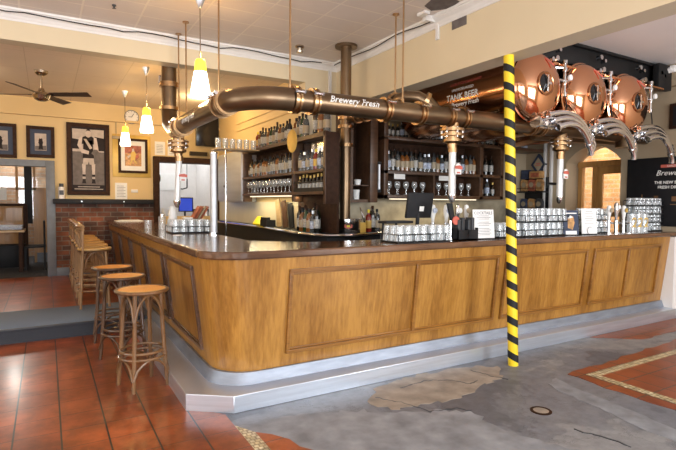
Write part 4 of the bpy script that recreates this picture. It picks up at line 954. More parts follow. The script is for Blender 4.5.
def deco_poster(pl, mt, t, w, h):
    pl(-w*.40, w*.40, h*.86, h*.90, -.001, 0, 'card_heading', 'white_ink')
    b = B(); P = lambda u, v: mt @ Vector((u*w, -.0015, v*h))
    b.poly([P(-.22, .30), P(.10, .22), (P(.24, .50)), P(.18, .74), P(-.02, .80), P(-.20, .68)]); b.mi = 1; b.poly([mt @ Vector((u*w, -.002, v*h)) for u, v in ((-.18, .66), (.17, .72), (-.02, .79), (-.18, .72))]); b.build('poster_beer_glass', ['kraft2', 'paper'], t)
    pl(-w*.36, w*.36, h*.03, h*.18, -.001, 0, 'card_print', 'paper')
card(5.20, 3.56, .21, .29, -.25, 'mat', 'dark poster card showing a glass of amber beer', deco_poster)
def deco_white(pl, mt, t, w, h):
    b = B()
    for k in range(6):
        L = w*(.3 if k % 2 else .22); z = h*(.88-.09*k)
        b.hexa([mt @ Vector(q) for q in ((-L, -.0015, z), (L, -.0015, z), (L, -.0003, z), (-L, -.0003, z), (-L, -.0015, z+h*.014), (L, -.0015, z+h*.014), (L, -.0003, z+h*.014), (-L, -.0003, z+h*.014))])
    b.build('card_print', 'print', t)
    b = B(); b.ring(mt @ Vector((0, -.002, h*.17)), w*.20, .003, (0, 1, .1), 18, 6); b.build('card_emblem', 'print', t)
card(5.53, 3.55, .20, .31, -.35, 'paper', 'plain white card with a round emblem right of the beer poster', deco_white)
cd2 = B(); cd2.box(5.33, 5.40, 3.60, 3.72, T0, T0+.22, .006); simple('black_caddy', cd2, 'black', 'small black box between the beer poster and the white card', 'caddy', (5.37, 3.66, T0))
for i in range(3):
    x = 6.40+.135*i
    t = thing('beer_glass', 'clear branded pint glass with a gold 2 on the right bar end, %s of three' % ('left', 'middle', 'right')[i], 'glass', (x, 3.55, T0), 'branded glasses with gold numerals')
    b = B(); b.lathe([(.050, 0), (.052, .24), (.048, .24), (.046, .01), (0, .01)], (x, 3.55, T0), seg=20, caps=False); b.build('glass_body', 'glass', t)
    lettering('glass_numeral', '2', .17, lambda u, v, d: (x+.055*math.sin(u/.055-.25), 3.55-(.055+d)*math.cos(u/.055-.25), T0+.125+v), 'gold', t, 0, .001, .003, 1)
b = B(); b.lathe([(0, 0), (.062, 0), (.066, .004), (.066, .008), (.0, .008)], (6.22, 3.50, T0), seg=24); simple('drip_dish', b, 'steel_pol', 'small steel dish in front of the right-hand taps', 'dish', (6.22, 3.50, T0))
# left arm: shakers, brochures, screen
b = B(); b.cyl((1.30, 6.75, T0), (1.30, 6.75, T0+.16), .045, seg=14); b.mi = 1; b.cyl((1.30, 6.75, T0+.16), (1.30, 6.75, T0+.19), .03, seg=14); simple('straw_jar', b, ['glass', 'steel_pol'], 'clear jar with steel lid on the far left arm of the bar', 'jar', (1.30, 6.75, T0))
b = B(); b.cyl((1.16, 6.95, T0), (1.16, 6.95, T0+.11), .045, seg=14); simple('candle_glass', b, 'glass', 'short glass left of the steel lidded jar', 'glass', (1.16, 6.95, T0))
b = B(); b.lathe([(0, 0), (.06, 0), (.062, .08), (.045, .22), (.03, .30), (.0, .30)], (1.36, 6.40, T0), seg=16); simple('white_bottle', b, 'paper', 'tall white squeeze bottle on the left arm of the bar', 'bottle', (1.36, 6.40, T0))
for i in range(4):
    b = B(); b.obox((1.52+.035*i, 6.45, T0+.23), .012, .09, .24, .2, 0); o = simple('brochure', b, ['kraft', 'kraft', 'lab_cream', 'kraft'][i], 'thin red and cream brochure fanned behind the left glass rack, %s one' % ORD[i], 'brochure', (1.52+.035*i, 6.45, T0), 'brochures on the left bar arm'); o.rotation_euler = (0, .55, 0)
b = B(); b.box(1.50, 1.60, 6.36, 6.52, T0, T0+.16, .005); simple('brochure_holder', b, 'paper', 'white holder under the red brochures', 'holder', (1.55, 6.44, T0))
b = B(); b.cyl((1.20, 5.42, T0), (1.20, 5.42, T0+.004), .05, seg=16); simple('coaster', b, 'paper', 'round white coaster in front of the left glass rack', 'coaster', (1.2, 5.42, T0))
b = B(); b.box(1.05, 1.50, 9.45, 9.80, T0, T0+.012, .002); b.box(1.12, 1.46, 9.50, 9.78, T0+.012, T0+.02); simple('paper_stack', b, 'paper', 'flat stack of white papers at the far end of the left bar arm', 'papers', (1.3, 9.6, T0))
# kitchen pass contents
b = B(); b.box(1.92, 3.02, 10.36, 10.75, 1.05, 1.10, .004); b.box(1.9, 3.05, 10.75, 11.0, .16, 1.10); simple('kitchen_bench', b, 'steel', 'steel bench inside the servery hatch', 'bench', (2.5, 10.6, .16))
b = B(); b.box(2.36, 2.66, 10.55, 10.58, 1.28, 1.58, .005); b.mi = 1; b.box(2.38, 2.64, 10.545, 10.551, 1.30, 1.56); b.mi = 0; b.cyl((2.5, 10.6, 1.1), (2.5, 10.6, 1.3), .02, seg=8); simple('kitchen_screen', b, ['black', 'blue_scr'], 'small blue screen glowing inside the servery hatch', 'screen', (2.5, 10.57, 1.1))
b = B(); b.box(2.68, 2.98, 10.5, 10.7, 1.10, 1.34, .01); simple('black_printer', b, 'black', 'black printer on the kitchen bench right of the blue screen', 'printer', (2.83, 10.6, 1.1))
b = B(); b.box(2.25, 2.80, 11.98, 12.0, 1.75, 2.15); simple('whiteboard', b, 'paper', 'white notice sheet on the kitchen wall seen through the hatch', 'notice', (2.5, 11.99, 1.9))
b = B(); b.tube([(2.42, 10.9, 1.78), (2.52, 10.9, 1.76), (2.62, 10.9, 1.79)], .012, 8); b.cyl((2.62, 10.9, 1.79), (2.62, 10.9, 1.98), .014, seg=8); b.cyl((2.62, 10.9, 1.98), (2.62, 10.9, 2.4), .006, seg=6); simple('hanging_ladle', b, 'black', 'dark ladle hook hanging inside the servery hatch', 'utensil', (2.6, 10.9, 2.4))
b = B(); b.ring((1.96, 10.45, 1.96), .065, .018, (1, 0, 0), 18, 8); b.box(1.93, 1.95, 10.42, 10.48, 1.85, 2.07); simple('wall_phone', b, 'black', 'black wall phone on the left side of the servery hatch', 'phone', (1.95, 10.45, 1.96))
for i, (x, c_) in enumerate(((2.02, 'paper'), (2.14, 'steel'), (2.24, 'paper'), (2.74, 'lab_cream'), (2.90, 'steel'))):
    b = B(); b.lathe([(0, 0), (.045, 0), (.045, .16), (.02, .22), (.02, .26), (0, .26)], (x, 10.42, 1.101 if x < 2.6 else 1.101), seg=12); simple('kitchen_container', b, c_, '%s container from the left in the servery hatch' % ORD[i], 'container', (x, 10.42, 1.1), 'containers in the servery hatch')

# snack rack on right wall
sn = thing('snack_rack', 'black wire rack of crisp packets on the grey wall right of the pole', 'rack', (7.25, 5.72, 1.36))
b = B()
for z in (1.36, 1.69): b.box(7.12, 7.34, 5.44, 6.0-.06, z, z+.02); b.tube([(7.12, 5.44, z+.07), (7.12, 5.94, z+.07)], .005, 6)
b.box(7.32, 7.34, 5.44, 5.94, 1.31, 1.95); b.build('rack_frame', 'wire', sn)
for i in range(3):
    for j, z in enumerate((1.382, 1.712)):
        b = B(); y = 5.54+.155*i
        pk = [(y-.07, z+.02), (y-.05, z), (y+.06, z+.01), (y+.07, z+.16), (y+.04, z+.205), (y-.05, z+.195), (y-.075, z+.15)]
        b.prism(pk, 7.175, 7.225, 'X'); b.mi = 1; b.prism([(y+.045*math.cos(q), z+.11+.045*math.sin(q)) for q in (k*PI/5 for k in range(10))], 7.168, 7.176, 'X')
        o = b.build('snack_packet', [('kraft2', 'kraft', 'kraft2')[i] if j else ('darkgrey', 'kraft2', 'bluepack')[i], 'lab_cream'], bevel=.01); tag(o, '%s crisp packet, %s from the right on the %s rack tier' % ((('gold', 'red', 'gold')[i] if j else ('dark', 'gold', 'blue')[i]), ORD[i], 'upper' if j else 'lower'), 'snack packet', 'crisp packets in the rack'); origin(o, (7.2, y, z))
b = B(); b.box(7.14, 7.24, 5.48, 5.72, 1.925, 2.05, .01); b.mi = 1; b.box(7.135, 7.14, 5.52, 5.68, 1.95, 2.02); simple('snack_carton', b, ['kraft2', 'kraft'], 'red and gold carton lying on top of the crisp packets', 'carton', (7.2, 5.6, 1.925))
b = B(); b.box(7.18, 7.26, 5.76, 5.92, 1.925, 2.08, .01); simple('blue_carton', b, 'bluepack', 'small blue carton behind the red and gold one on the rack', 'carton', (7.2, 5.85, 1.925))
dm = thing('diamond_sign', 'small dark diamond shaped sign with a pale centre above the snack rack', 'sign', (7.30, 5.62, 2.18))
def dia(b, s, x0, x1): b.prism([(5.66-s, 2.17), (5.66, 2.17-s*1.25), (5.66+s, 2.17), (5.66, 2.17+s*1.25)], x0, x1, 'X')
b = B(); dia(b, .15, 7.30, 7.34); b.build('sign_frame', 'mat', dm); b = B(); dia(b, .095, 7.295, 7.30); b.build('sign_face', 'lab_cream', dm)
b = B(); b.box(7.29, 7.295, 5.61, 5.71, 2.15, 2.165); b.box(7.29, 7.295, 5.62, 5.70, 2.18, 2.195); b.build('sign_mark', 'red_ink', dm)
b = B(); b.cyl((7.10, 4.98+.3, 1.83), (6.98, 4.95+.3, 1.80), .012, seg=8); b.cyl((6.99, 5.25, 1.76), (7.0, 5.25, 1.93), .017, seg=8); b.cyl((7.34, 5.3, 1.83), (7.08, 5.28, 1.83), .02, seg=10); simple('wall_tap', b, 'blackmetal', 'dark lever tap sticking out beside the right drop tube', 'tap', (7.2, 5.3, 1.83))

# blackboard on right wall
bb = thing('menu_board', 'large black printed board on the right wall beside the glazed door', 'sign', (7.33, 3.6, 1.3))
b = B(); b.box(7.325, 7.348, 2.9, 4.15, 1.20, 2.15, .003); b.build('board_panel', 'black', bb)
def wl(txt, size, yc, zc, mat='white_ink', shear=0, bold=0):
    lettering('board_lettering', txt, size, lambda u, v, d: (7.324-d, yc-u, zc+v), mat, bb, shear, .001, bold)
b = B(); b.box(7.3225, 7.3245, 3.18, 3.69, 2.005, 2.045); b.build('board_ribbon', 'red_ink', bb)
lettering('board_lettering', 'CARLTON DRAUGHT', .036, lambda u, v, d: (7.3215-d, 3.435-u, 2.024+v), 'white_ink', bb, 0, .0006)
b = B(); b.prism([(3.46+.04*math.cos(a), 2.06+.035*math.sin(a)) for a in (PI*k/8 for k in range(9))], 7.3225, 7.3245, 'X'); b.build('board_crest', 'gold', bb)
wl('Brewery Fresh', .105, 3.44, 1.93, shear=.35); wl('THE NEW BENCHMARK IN', .055, 3.44, 1.80, bold=.001); wl('FRESH DRAUGHT BEER', .055, 3.44, 1.735, bold=.001)
b = B()
for i, y in enumerate((3.93, 3.74, 3.50, 3.24)):
    if i == 0: b.prism([(y-.025, 1.53), (y+.025, 1.53), (y+.025, 1.57), (y+.008, 1.60), (y+.008, 1.64), (y-.008, 1.64), (y-.008, 1.60), (y-.025, 1.57)], 7.323, 7.325, 'X')
    elif i == 1: b.prism([(y-.012, 1.53), (y+.012, 1.53), (y+.03, 1.62), (y-.03, 1.62)], 7.323, 7.325, 'X')
    else: b.box(7.323, 7.325, y-.04, y+.04, 1.545, 1.61)
    b.box(7.323, 7.325, y-.055, y+.055, 1.495, 1.507)
b.build('board_icons', 'bent', bb)
b = B()
for k in range(6):
    b.box(7.323, 7.325, 3.0, 3.42-.05*(k % 2), 1.44-.035*k, 1.45-.035*k)
b.build('board_small_print', 'bluegrey', bb)
fr_ = thing('dark_picture', 'dark framed panel high on the right wall at the edge of view', 'picture', (7.33, 3.35, 2.8))
b = B(); b.box(7.31, 7.348, 2.9, 3.60, 2.52, 2.86, .004); b.build('picture_frame', 'framewood', fr_); b = B(); b.box(7.305, 7.31, 2.95, 3.55, 2.56, 2.82); b.build('picture_panel', 'black', fr_)

# ------------------------------------------------------------------ pictures on the back wall
def picture(name, x0, x1, z0, z1, fw, label, art, frame='framewood', matm=None, mw=0):
    t = thing(name, label, 'picture', ((x0+x1)/2, 10.19, z0))
    b = B()
    for q in ((x0, x1, z0, z0+fw), (x0, x1, z1-fw, z1), (x0, x0+fw, z0+fw, z1-fw), (x1-fw, x1, z0+fw, z1-fw)): b.box(q[0], q[1], 10.155, 10.198, q[2], q[3], .006)
    b.build('picture_frame', frame, t)
    if matm: b = B(); b.box(x0+fw, x1-fw, 10.175, 10.19, z0+fw, z1-fw); b.build('picture_mount', matm, t)
    a0, a1, c0, c1 = x0+fw+mw, x1-fw-mw, z0+fw+mw, z1-fw-mw
    art(t, a0, a1, c0, c1); return t
def P_(a0, a1, c0, c1):
    return lambda u, v: (a0+(a1-a0)*u, c0+(c1-c0)*v)
def layer(b, f, pts, y): b.poly([(f(u, v)[0], y, f(u, v)[1]) for u, v in pts])
def art_player(t, a0, a1, c0, c1):
    f = P_(a0, a1, c0, c1)
    b = B(); b.box(a0, a1, 10.176, 10.186, c0, c1)                                          # lower caption band is dark
    b.build('print_caption', 'sepia3', t)
    b = B(); Y0 = 10.174
    b.mi = 0; layer(b, f, [(.04, .10), (.96, .10), (.96, .62), (.04, .62)], Y0)            # grass
    b.mi = 1; layer(b, f, [(.04, .62), (.96, .62), (.96, .97), (.04, .97)], Y0)            # crowd / sky
    b.mi = 2; layer(b, f, [(.04, .66), (.30, .66), (.30, .80), (.04, .82)], Y0-.001); layer(b, f, [(.70, .64), (.96, .64), (.96, .84), (.68, .86)], Y0-.001)
    def L(mi, pts, d=.002): b.mi = mi; layer(b, f, pts, Y0-d)
    L(2, [(.36, .80), (.62, .80), (.66, .52), (.33, .52)]); L(2, [(.30, .84), (.44, .87), (.56, .87), (.68, .84), (.68, .74), (.30, .74)])
    L(3, [(.18, .72), (.24, .84), (.33, .85), (.30, .72), (.34, .66), (.52, .63), (.50, .58), (.30, .60)], .003)   # arm
    L(3, [(.78, .72), (.74, .84), (.66, .85), (.66, .72), (.66, .64), (.62, .60), (.80, .62)], .003)
    L(1, [(.36, .82), (.44, .82), (.62, .68), (.54, .66)], .004)                              # sash
    L(0, [(.58, .60), (.66, .66), (.76, .66), (.82, .61), (.76, .57), (.64, .57)], .005)      # ball
    L(3, [(.43, .86), (.42, .92), (.46, .96), (.54, .96), (.58, .92), (.57, .86), (.50, .84)], .005)              # head
    L(2, [(.43, .93), (.45, .965), (.50, .975), (.55, .965), (.57, .93), (.54, .95), (.46, .95)], .006)
    L(1, [(.35, .52), (.65, .52), (.67, .42), (.53, .42), (.50, .47), (.47, .42), (.33, .42)], .004)              # shorts
    for s in (-1, 1):
        cx = .5+s*.14
        L(3, [(cx-.055, .43), (cx+.055, .43), (cx+.04, .30), (cx-.04, .30)], .003)
        for k in range(4): L(2 if k % 2 else 1, [(cx-.045, .30-.035*k), (cx+.045, .30-.035*k), (cx+.042, .265-.035*k), (cx-.042, .265-.035*k)], .004)
        L(2, [(cx-.045, .165), (cx+.045, .165), (cx+.06, .125), (cx-.06, .125)], .005)
    b.mi = 1
    for k in range(2):
        z = .065-.035*k; layer(b, f, [(.08 if k else .18, z), (.92 if k else .82, z), (.92 if k else .82, z+.012), (.08 if k else .18, z+.012)], Y0)
    b.build('print_player', ['sepia2', 'sepia1', 'sepia3', 'sepia4'], t)
picture('framed_photo', .33, 1.03, 1.60, 2.90, .07, 'large dark framed black and white photo of a footballer holding a ball', art_player)
def art_small(seed):
    def g(t, a0, a1, c0, c1):
        f = P_(a0, a1, c0, c1); rr = random.Random(seed)
        b = B(); b.box(a0, a1, 10.168, 10.175, c0, c1); b.build('photo_print', 'sepia1', t)
        b = B()
        def L(mi, pts, d): b.mi = mi; layer(b, f, pts, 10.167-d)
        L(0, [(0.02, .02), (.98, .02), (.98, .3), (.02, .25)], .0)
        L(1, [(.30, .05), (.50, .10), (.70, .05), (.66, .35), (.74, .55), (.60, .74), (.38, .70), (.28, .5), (.38, .34)], .001)
        L(2, [(.44, .72), (.46, .84), (.56, .85), (.60, .74), (.52, .68)], .002); L(2, [(.66, .60), (.84, .70), (.86, .64), (.70, .50)], .002); L(2, [(.30, .6), (.14, .48), (.18, .42), (.34, .52)], .002)
        b.build('photo_figure', ['sepia2', 'sepia3', 'sepia4'], t)
    return g
picture('framed_photo', -.28, .145, 2.245, 2.79, .055, 'small dark framed photo with navy mount nearest the large footballer picture', art_small(1), matm='mat', mw=.07)
picture('framed_photo', -.92, -.42, 2.22, 2.80, .055, 'dark framed photo cut by the left edge of view', art_small(2), matm='mat', mw=.07)
def art_col(t, a0, a1, c0, c1):
    f = P_(a0, a1, c0, c1)
    b = B(); b.box(a0, a1, 10.168, 10.175, c0, c1); b.build('photo_print', 'paper', t)
    b = B()
    def L(mi, pts, d): b.mi = mi; layer(b, f, pts, 10.167-d)
    L(0, [(.08, .10), (.92, .10), (.92, .90), (.08, .90)], 0); L(1, [(.08, .60), (.92, .60), (.92, .90), (.08, .90)], .001)
    L(2, [(.28, .16), (.40, .30), (.36, .48), (.42, .66), (.56, .70), (.66, .56), (.60, .40), (.70, .18), (.58, .22), (.50, .38), (.40, .20)], .002)
    L(3, [(.44, .66), (.45, .78), (.54, .79), (.56, .68)], .003); L(3, [(.20, .46), (.36, .56), (.38, .48), (.24, .40)], .003); L(1, [(.60, .30), (.80, .44), (.78, .60), (.62, .52)], .0025)
    b.build('photo_figures', ['kraft2', 'kraft', 'gold', 'sepia4'], t)
picture('framed_photo', 1.18, 1.70, 2.03, 2.68, .045, 'colour photo of sportsmen tackling in a dark frame behind the hanging lamps', art_col, matm='paper', mw=.04)
b = B(); b.box(1.08, 1.76, 10.185, 10.198, 1.95, 2.75, .003); o = b.build('backing_panel', 'gold'); tag(o, 'golden backing panel mounted behind the dark framed colour sports photo', 'panel'); origin(o, (1.42, 10.19, 1.95))
b = B(); b.box(1.12, 1.33, 10.195, 10.199, 1.53, 1.84); b.mi = 1
for k in range(8): b.box(1.15, 1.30-.03*(k % 2), 10.193, 10.195, 1.58+.028*k, 1.588+.028*k)
simple('notice_sheet', b, ['paper', 'print'], 'white notice sheet pinned below the colour sports photo', 'notice', (1.22, 10.197, 1.53))
b = B(); b.box(1.40, 1.52, 10.185, 10.199, 1.66, 1.72, .004); simple('light_switch', b, 'white', 'small white switch plate right of the notice sheet', 'switch', (1.46, 10.19, 1.66))
for i, x in enumerate((1.84, 2.08)):
    b = B(); b.box(x, x+.19, 10.195, 10.199, 2.40, 2.66); b.mi = 1
    for k in range(6): b.box(x+.03, x+.15, 10.193, 10.195, 2.44+.03*k, 2.448+.03*k)
    simple('notice_sheet', b, ['paper', 'print'], 'white notice sheet above the servery hatch, %s one' % ('left', 'right')[i], 'notice', (x, 10.197, 2.4))
b = B(); b.box(2.50, 2.85, 10.13, 10.198, 2.42, 2.50); b.box(2.62, 3.08, 10.12, 10.18, 2.62, 3.22, .008); simple('wall_television', b, 'tv', 'dark flat panel high on the wall behind the pipe', 'television', (2.85, 10.16, 2.42))
# clock
ck = thing('wall_clock', 'round white wall clock between the two hanging lamps', 'clock', (1.42, 10.19, 2.99))
b = B(); b.lathe([(0, 0), (.125, 0), (.13, .01), (.13, .03), (.118, .035), (0, .03)], (1.42, 10.198, 3.085), (0, -1, 0), 32, caps=False); b.build('clock_case', 'white', ck)
b = B(); b.ring((1.42, 10.162, 3.085), .125, .008, (0, 1, 0), 32, 6); b.build('clock_rim', 'bluegrey', ck)
b = B(); b.hexa([(1.415, 10.160, 3.08), (1.425, 10.160, 3.08), (1.425, 10.163, 3.08), (1.415, 10.163, 3.08), (1.455, 10.160, 3.155), (1.462, 10.160, 3.15), (1.462, 10.163, 3.15), (1.455, 10.163, 3.155)]); b.box(1.365, 1.425, 10.160, 10.163, 3.082, 3.09)
for k in range(12): a = 2*PI*k/12; b.box(1.42+.1*math.sin(a)-.004, 1.42+.1*math.sin(a)+.004, 10.160, 10.163, 3.085+.1*math.cos(a)-.007, 3.085+.1*math.cos(a)+.007)
b.build('clock_hands', 'black', ck)
b = B(); b.box(1.08, 1.22, 10.15, 10.198, 2.66, 2.71, .006); b.tube([(1.15, 10.19, 2.71), (1.15, 10.19, 2.97)], .008, 6); simple('power_outlet', b, 'lab_cream', 'small cream fitting with conduit below the clock on the left', 'outlet', (1.15, 10.19, 2.66))
# wall ledge
lg = thing('wall_ledge', 'narrow black wall ledge above the brick dado', 'ledge', (.9, 10.1, 1.44))
b = B(); b.box(.10, 1.78, 10.03, 10.198, 1.44, 1.53, .006); b.build('ledge_board', 'black', lg)
b = B()
for x in (.55, 1.25): b.cyl((x, 10.03, 1.485), (x, 10.02, 1.485), .012, seg=8)
b.build('ledge_screw', 'steel', lg)
b = B(); b.cyl((.235, 10.10, 1.531), (.235, 10.10, 1.74), .05, seg=16); b.mi = 1; b.cyl((.235, 10.10, 1.74), (.235, 10.10, 1.80), .035, seg=16); b.box(.20, .27, 10.045, 10.05, 1.60, 1.68); simple('hand_sanitiser', b, ['white', 'darkgrey'], 'white dispenser bottle with dark cap standing on the black ledge', 'bottle', (.235, 10.1, 1.531))
# back room furniture
pn = thing('timber_partition', 'timber panelled and glazed partition seen through the back doorway', 'partition', (-.5, 12.6, .15))
b = B()
for x in (-.56, -.24): b.box(x, x+.05, 12.58, 12.64, .15, 2.4, .004)
b.box(-1.6, .5, 12.58, 12.64, 1.72, 1.77, .004); b.box(-.19, .5, 12.58, 12.64, .90, 1.0, .004); b.build('partition_frame', 'doorwood', pn)
b = B(); b.box(-.19, .5, 12.60, 12.62, .35, 1.72); b.build('partition_panel', 'doorwood', pn)
b = B(); b.box(-.19, .5, 12.56, 12.60, .15, .36); b.build('partition_base', 'bluegrey', pn)
b = B(); b.box(-1.6, .5, 12.61, 12.615, 1.77, 2.4); b.box(-.51, -.24, 12.61, 12.615, 1.0, 1.72); b.build('glass_pane', 'pane', pn)
b = B(); b.box(-.40, -.26, 12.52, 12.57, 1.0, 2.3); simple('dark_curtain', b, 'black', 'narrow dark hanging beside the partition post in the back room', 'curtain', (-.33, 12.55, 1.0))
b = B(); b.box(-.98, -.72, 12.57, 12.58, 1.50, 1.76); simple('notice_sheet', b, 'paper', 'white notice on the back room window at the left edge', 'notice', (-.85, 12.55, 1.42))
bs = thing('booth_seat', 'timber booth seat with framed back panels in the back room', 'booth', (-.8, 12.2, .15))
b = B(); b.box(-1.5, -.38, 12.25, 12.33, .15, 1.40, .01); b.build('booth_back', 'doorwood', bs)
b = B(); b.box(-1.5, -.36, 12.22, 12.36, 1.38, 1.43, .01); b.box(-.42, -.34, 12.20, 12.34, .15, 1.40, .006); b.build('booth_rail', 'framewood', bs)
b = B()
for x in (-1.05, -.72): b.box(x, x+.28, 12.235, 12.25, 1.08, 1.34, .004)
b.build('booth_panel', 'doorwood', bs)
b = B(); b.box(-1.5, -.38, 11.85, 12.25, .15, .60, .01); b.build('booth_seat_base', 'black', bs)
tb = thing('dining_table', 'dark table with pale top seen through the back doorway', 'table', (-.8, 11.2, .152))
b = B(); b.box(-1.4, -.36, 10.95, 11.65, .90, .94, .006); b.build('table_top', 'paletop', tb)
b = B(); b.box(-1.3, -.40, 11.0, 11.60, .95, 1.02, .006); b.build('table_runner', 'lab_blue', tb)
for x in (-1.3, -.46):
    for y in (11.0, 11.55):
        b = B(); b.box(x, x+.06, y, y+.06, .152, .90); b.build('leg', 'framewood', tb)
chr_ = thing('dining_chair', 'black wooden chair beside the table in the back room', 'chair', (-.18, 11.4, .152))
b = B(); b.box(-.38, -.02, 11.2, 11.6, .58, .62, .01); b.build('seat', 'black', chr_)
for x, y in ((-.38, 11.2), (-.06, 11.2), (-.38, 11.56), (-.06, 11.56)):
    b = B(); b.box(x, x+.035, y, y+.035, .152, .60 if x < -.2 else 1.08); b.build('leg', 'black', chr_)
b = B(); b.box(-.06, -.03, 11.2, 11.6, .98, 1.10, .006); b.box(-.055, -.035, 11.2, 11.6, .80, .85); b.build('backrest', 'black', chr_)

# ------------------------------------------------------------------ stools
def leg_path(a, rt, rb, zt, zb, bow=.0):
    return [((rt+(rb-rt)*t+bow*math.sin(PI*t))*math.cos(a), (rt+(rb-rt)*t+bow*math.sin(PI*t))*math.sin(a), zt+(zb-zt)*t) for t in (k/6 for k in range(7))]
def make_stool(wd, lab, z=.79):
    t = thing('bar_stool', lab, 'stool')
    b = B(); b.lathe([(0, z-.022), (.196, z-.022), (.208, z-.012), (.208, z-.002), (.198, z+.006), (.185, z+.006), (.180, z+.002), (.178, z)], seg=40, caps=False); b.build('seat_rim', wd, t)
    b = B(); b.lathe([(0, z-.018), (.183, z-.014), (.183, z+.002), (.10, z-.001), (0, z-.003)], seg=40, caps=False); b.build('seat', 'seat', t)
    A = [PI/4+.28+PI/2*k for k in range(4)]
    for a in A:
        b = B(); b.tube(leg_path(a, .150, .200, z-.02, 0, -.006), [.0165]*5+[.0155, .015], 10); b.build('leg', wd, t)
    b = B(); b.ring((0, 0, .30), .168, .0115, (0, 0, 1), 32, 8); b.build('foot_ring', wd, t)
    b = B(); b.ring((0, 0, .255), .180, .010, (0, 0, 1), 32, 8); b.build('foot_ring', wd, t)
    for k in range(4):
        a0, a1 = A[k], A[k]+PI/2
        # arch under the seat and arch under the foot ring
        for z0, z1, r0, r1 in ((z-.235, z-.035, .170, .150), (.10, .245, .208, .190)):
            b = B(); pts = []
            for q in range(13):
                s = q/12; a = a0+(a1-a0)*(.02+.96*s); h = math.sin(PI*s)**.45
                rr = r0+(r1-r0)*h
                ch = math.cos(PI/4)/math.cos((s-.5)*PI/2)*.5+.5
                pts.append((rr*ch*math.cos(a), rr*ch*math.sin(a), z0+(z1-z0)*h))
            b.tube(pts, .0095, 8); b.build('brace', wd, t)
    return t
s1 = make_stool('bent', 'round backless bentwood bar stool nearest the viewer'); s1.location = (.655, 4.24, 0); s1['group'] = 'backless stools at the bar'
s2 = make_stool('bent_dark', 'round backless bar stool in the middle of the three at the bar'); s2.location = (.610, 5.08, 0); s2.rotation_euler = (0, 0, .3); s2['group'] = 'backless stools at the bar'
s3 = dup(s2, (.600, 5.82, 0), .9, 'round backless bar stool farthest back of the three, beside the carpeted step')
def make_chair(lab, z=.75):
    t = thing('bar_chair', lab, 'bar chair')
    b = B(); b.lathe([(0, z-.03), (.19, z-.03), (.20, z-.018), (.20, z-.004), (.19, z+.004), (0, z-.002)], seg=32, caps=False); b.build('seat', 'seat_pale', t)
    b = B(); b.ring((0, 0, z-.03), .185, .014, (0, 0, 1), 28, 8); b.build('seat_ring', 'bent_dark', t)
    A = [PI*.25, PI*.75, PI*1.25, PI*1.75]
    for a in (A[0], A[3]):
        b = B(); b.tube(leg_path(a, .165, .215, z-.02, 0), .0155, 8); b.build('leg', 'bent_light', t)
    for a in (A[1], A[2]):
        c_, s_ = math.cos(a), math.sin(a)
        b = B(); b.tube([(.25*c_, .25*s_, 0), (.22*c_, .22*s_, .4), (.20*c_, .20*s_, z-.02), (.20*c_+.0, .20*s_, z+.14), (.195*c_+.0, .185*s_, z+.265)], .0145, 8); b.build('leg', 'bent_light', t)
    b = B(); pts = []
    for k in range(13):
        a = PI*.74+(PI*.52)*k/12; pts.append((.205*math.cos(a)+.01, .195*math.sin(a), z+.27))
    b.tube(pts, .021, 10)
    b.tube([(q[0], q[1], q[2]-.035) for q in pts], .019, 10); b.build('backrest', 'bent_light', t)
    b = B(); b.tube([(-.17, -.08, z-.0), (-.18, -.07, z+.13), (-.185, 0, z+.18), (-.18, .07, z+.13), (-.17, .08, z)], .009, 8); b.build('back_hoop', 'bent_light', t)
    b = B(); b.ring((0, 0, .30), .185, .010, (0, 0, 1), 28, 8); b.ring((0, 0, .22), .20, .009, (0, 0, 1), 28, 8); b.build('foot_ring', 'bent_light', t)
    for k in range(4):
        a0, a1 = A[k], A[k]+PI/2
        b = B(); pts = []
        for q in range(11):
            s = q/10; a = a0+(a1-a0)*(.02+.96*s); h = math.sin(PI*s)**.5
            pts.append(((.178-.02*h)*math.cos(a), (.178-.02*h)*math.sin(a), z-.25+.20*h))
        b.tube(pts, .009, 8); b.build('brace', 'bent', t)
    return t
hc = make_chair('bentwood bar chair with backrest, nearest of the row on the raised floor'); hc.location = (.52, 7.02, .158-.004); hc['group'] = 'bar chairs on the raised floor'
for i in range(1, 6):
    dup(hc, (.52+R.uniform(-.012, .012), 7.02+.50*i, .154), R.uniform(-.05, .05), 'bentwood bar chair with backrest, %s from the front of the row on the raised floor' % ORD[i], 'bar chairs on the raised floor')

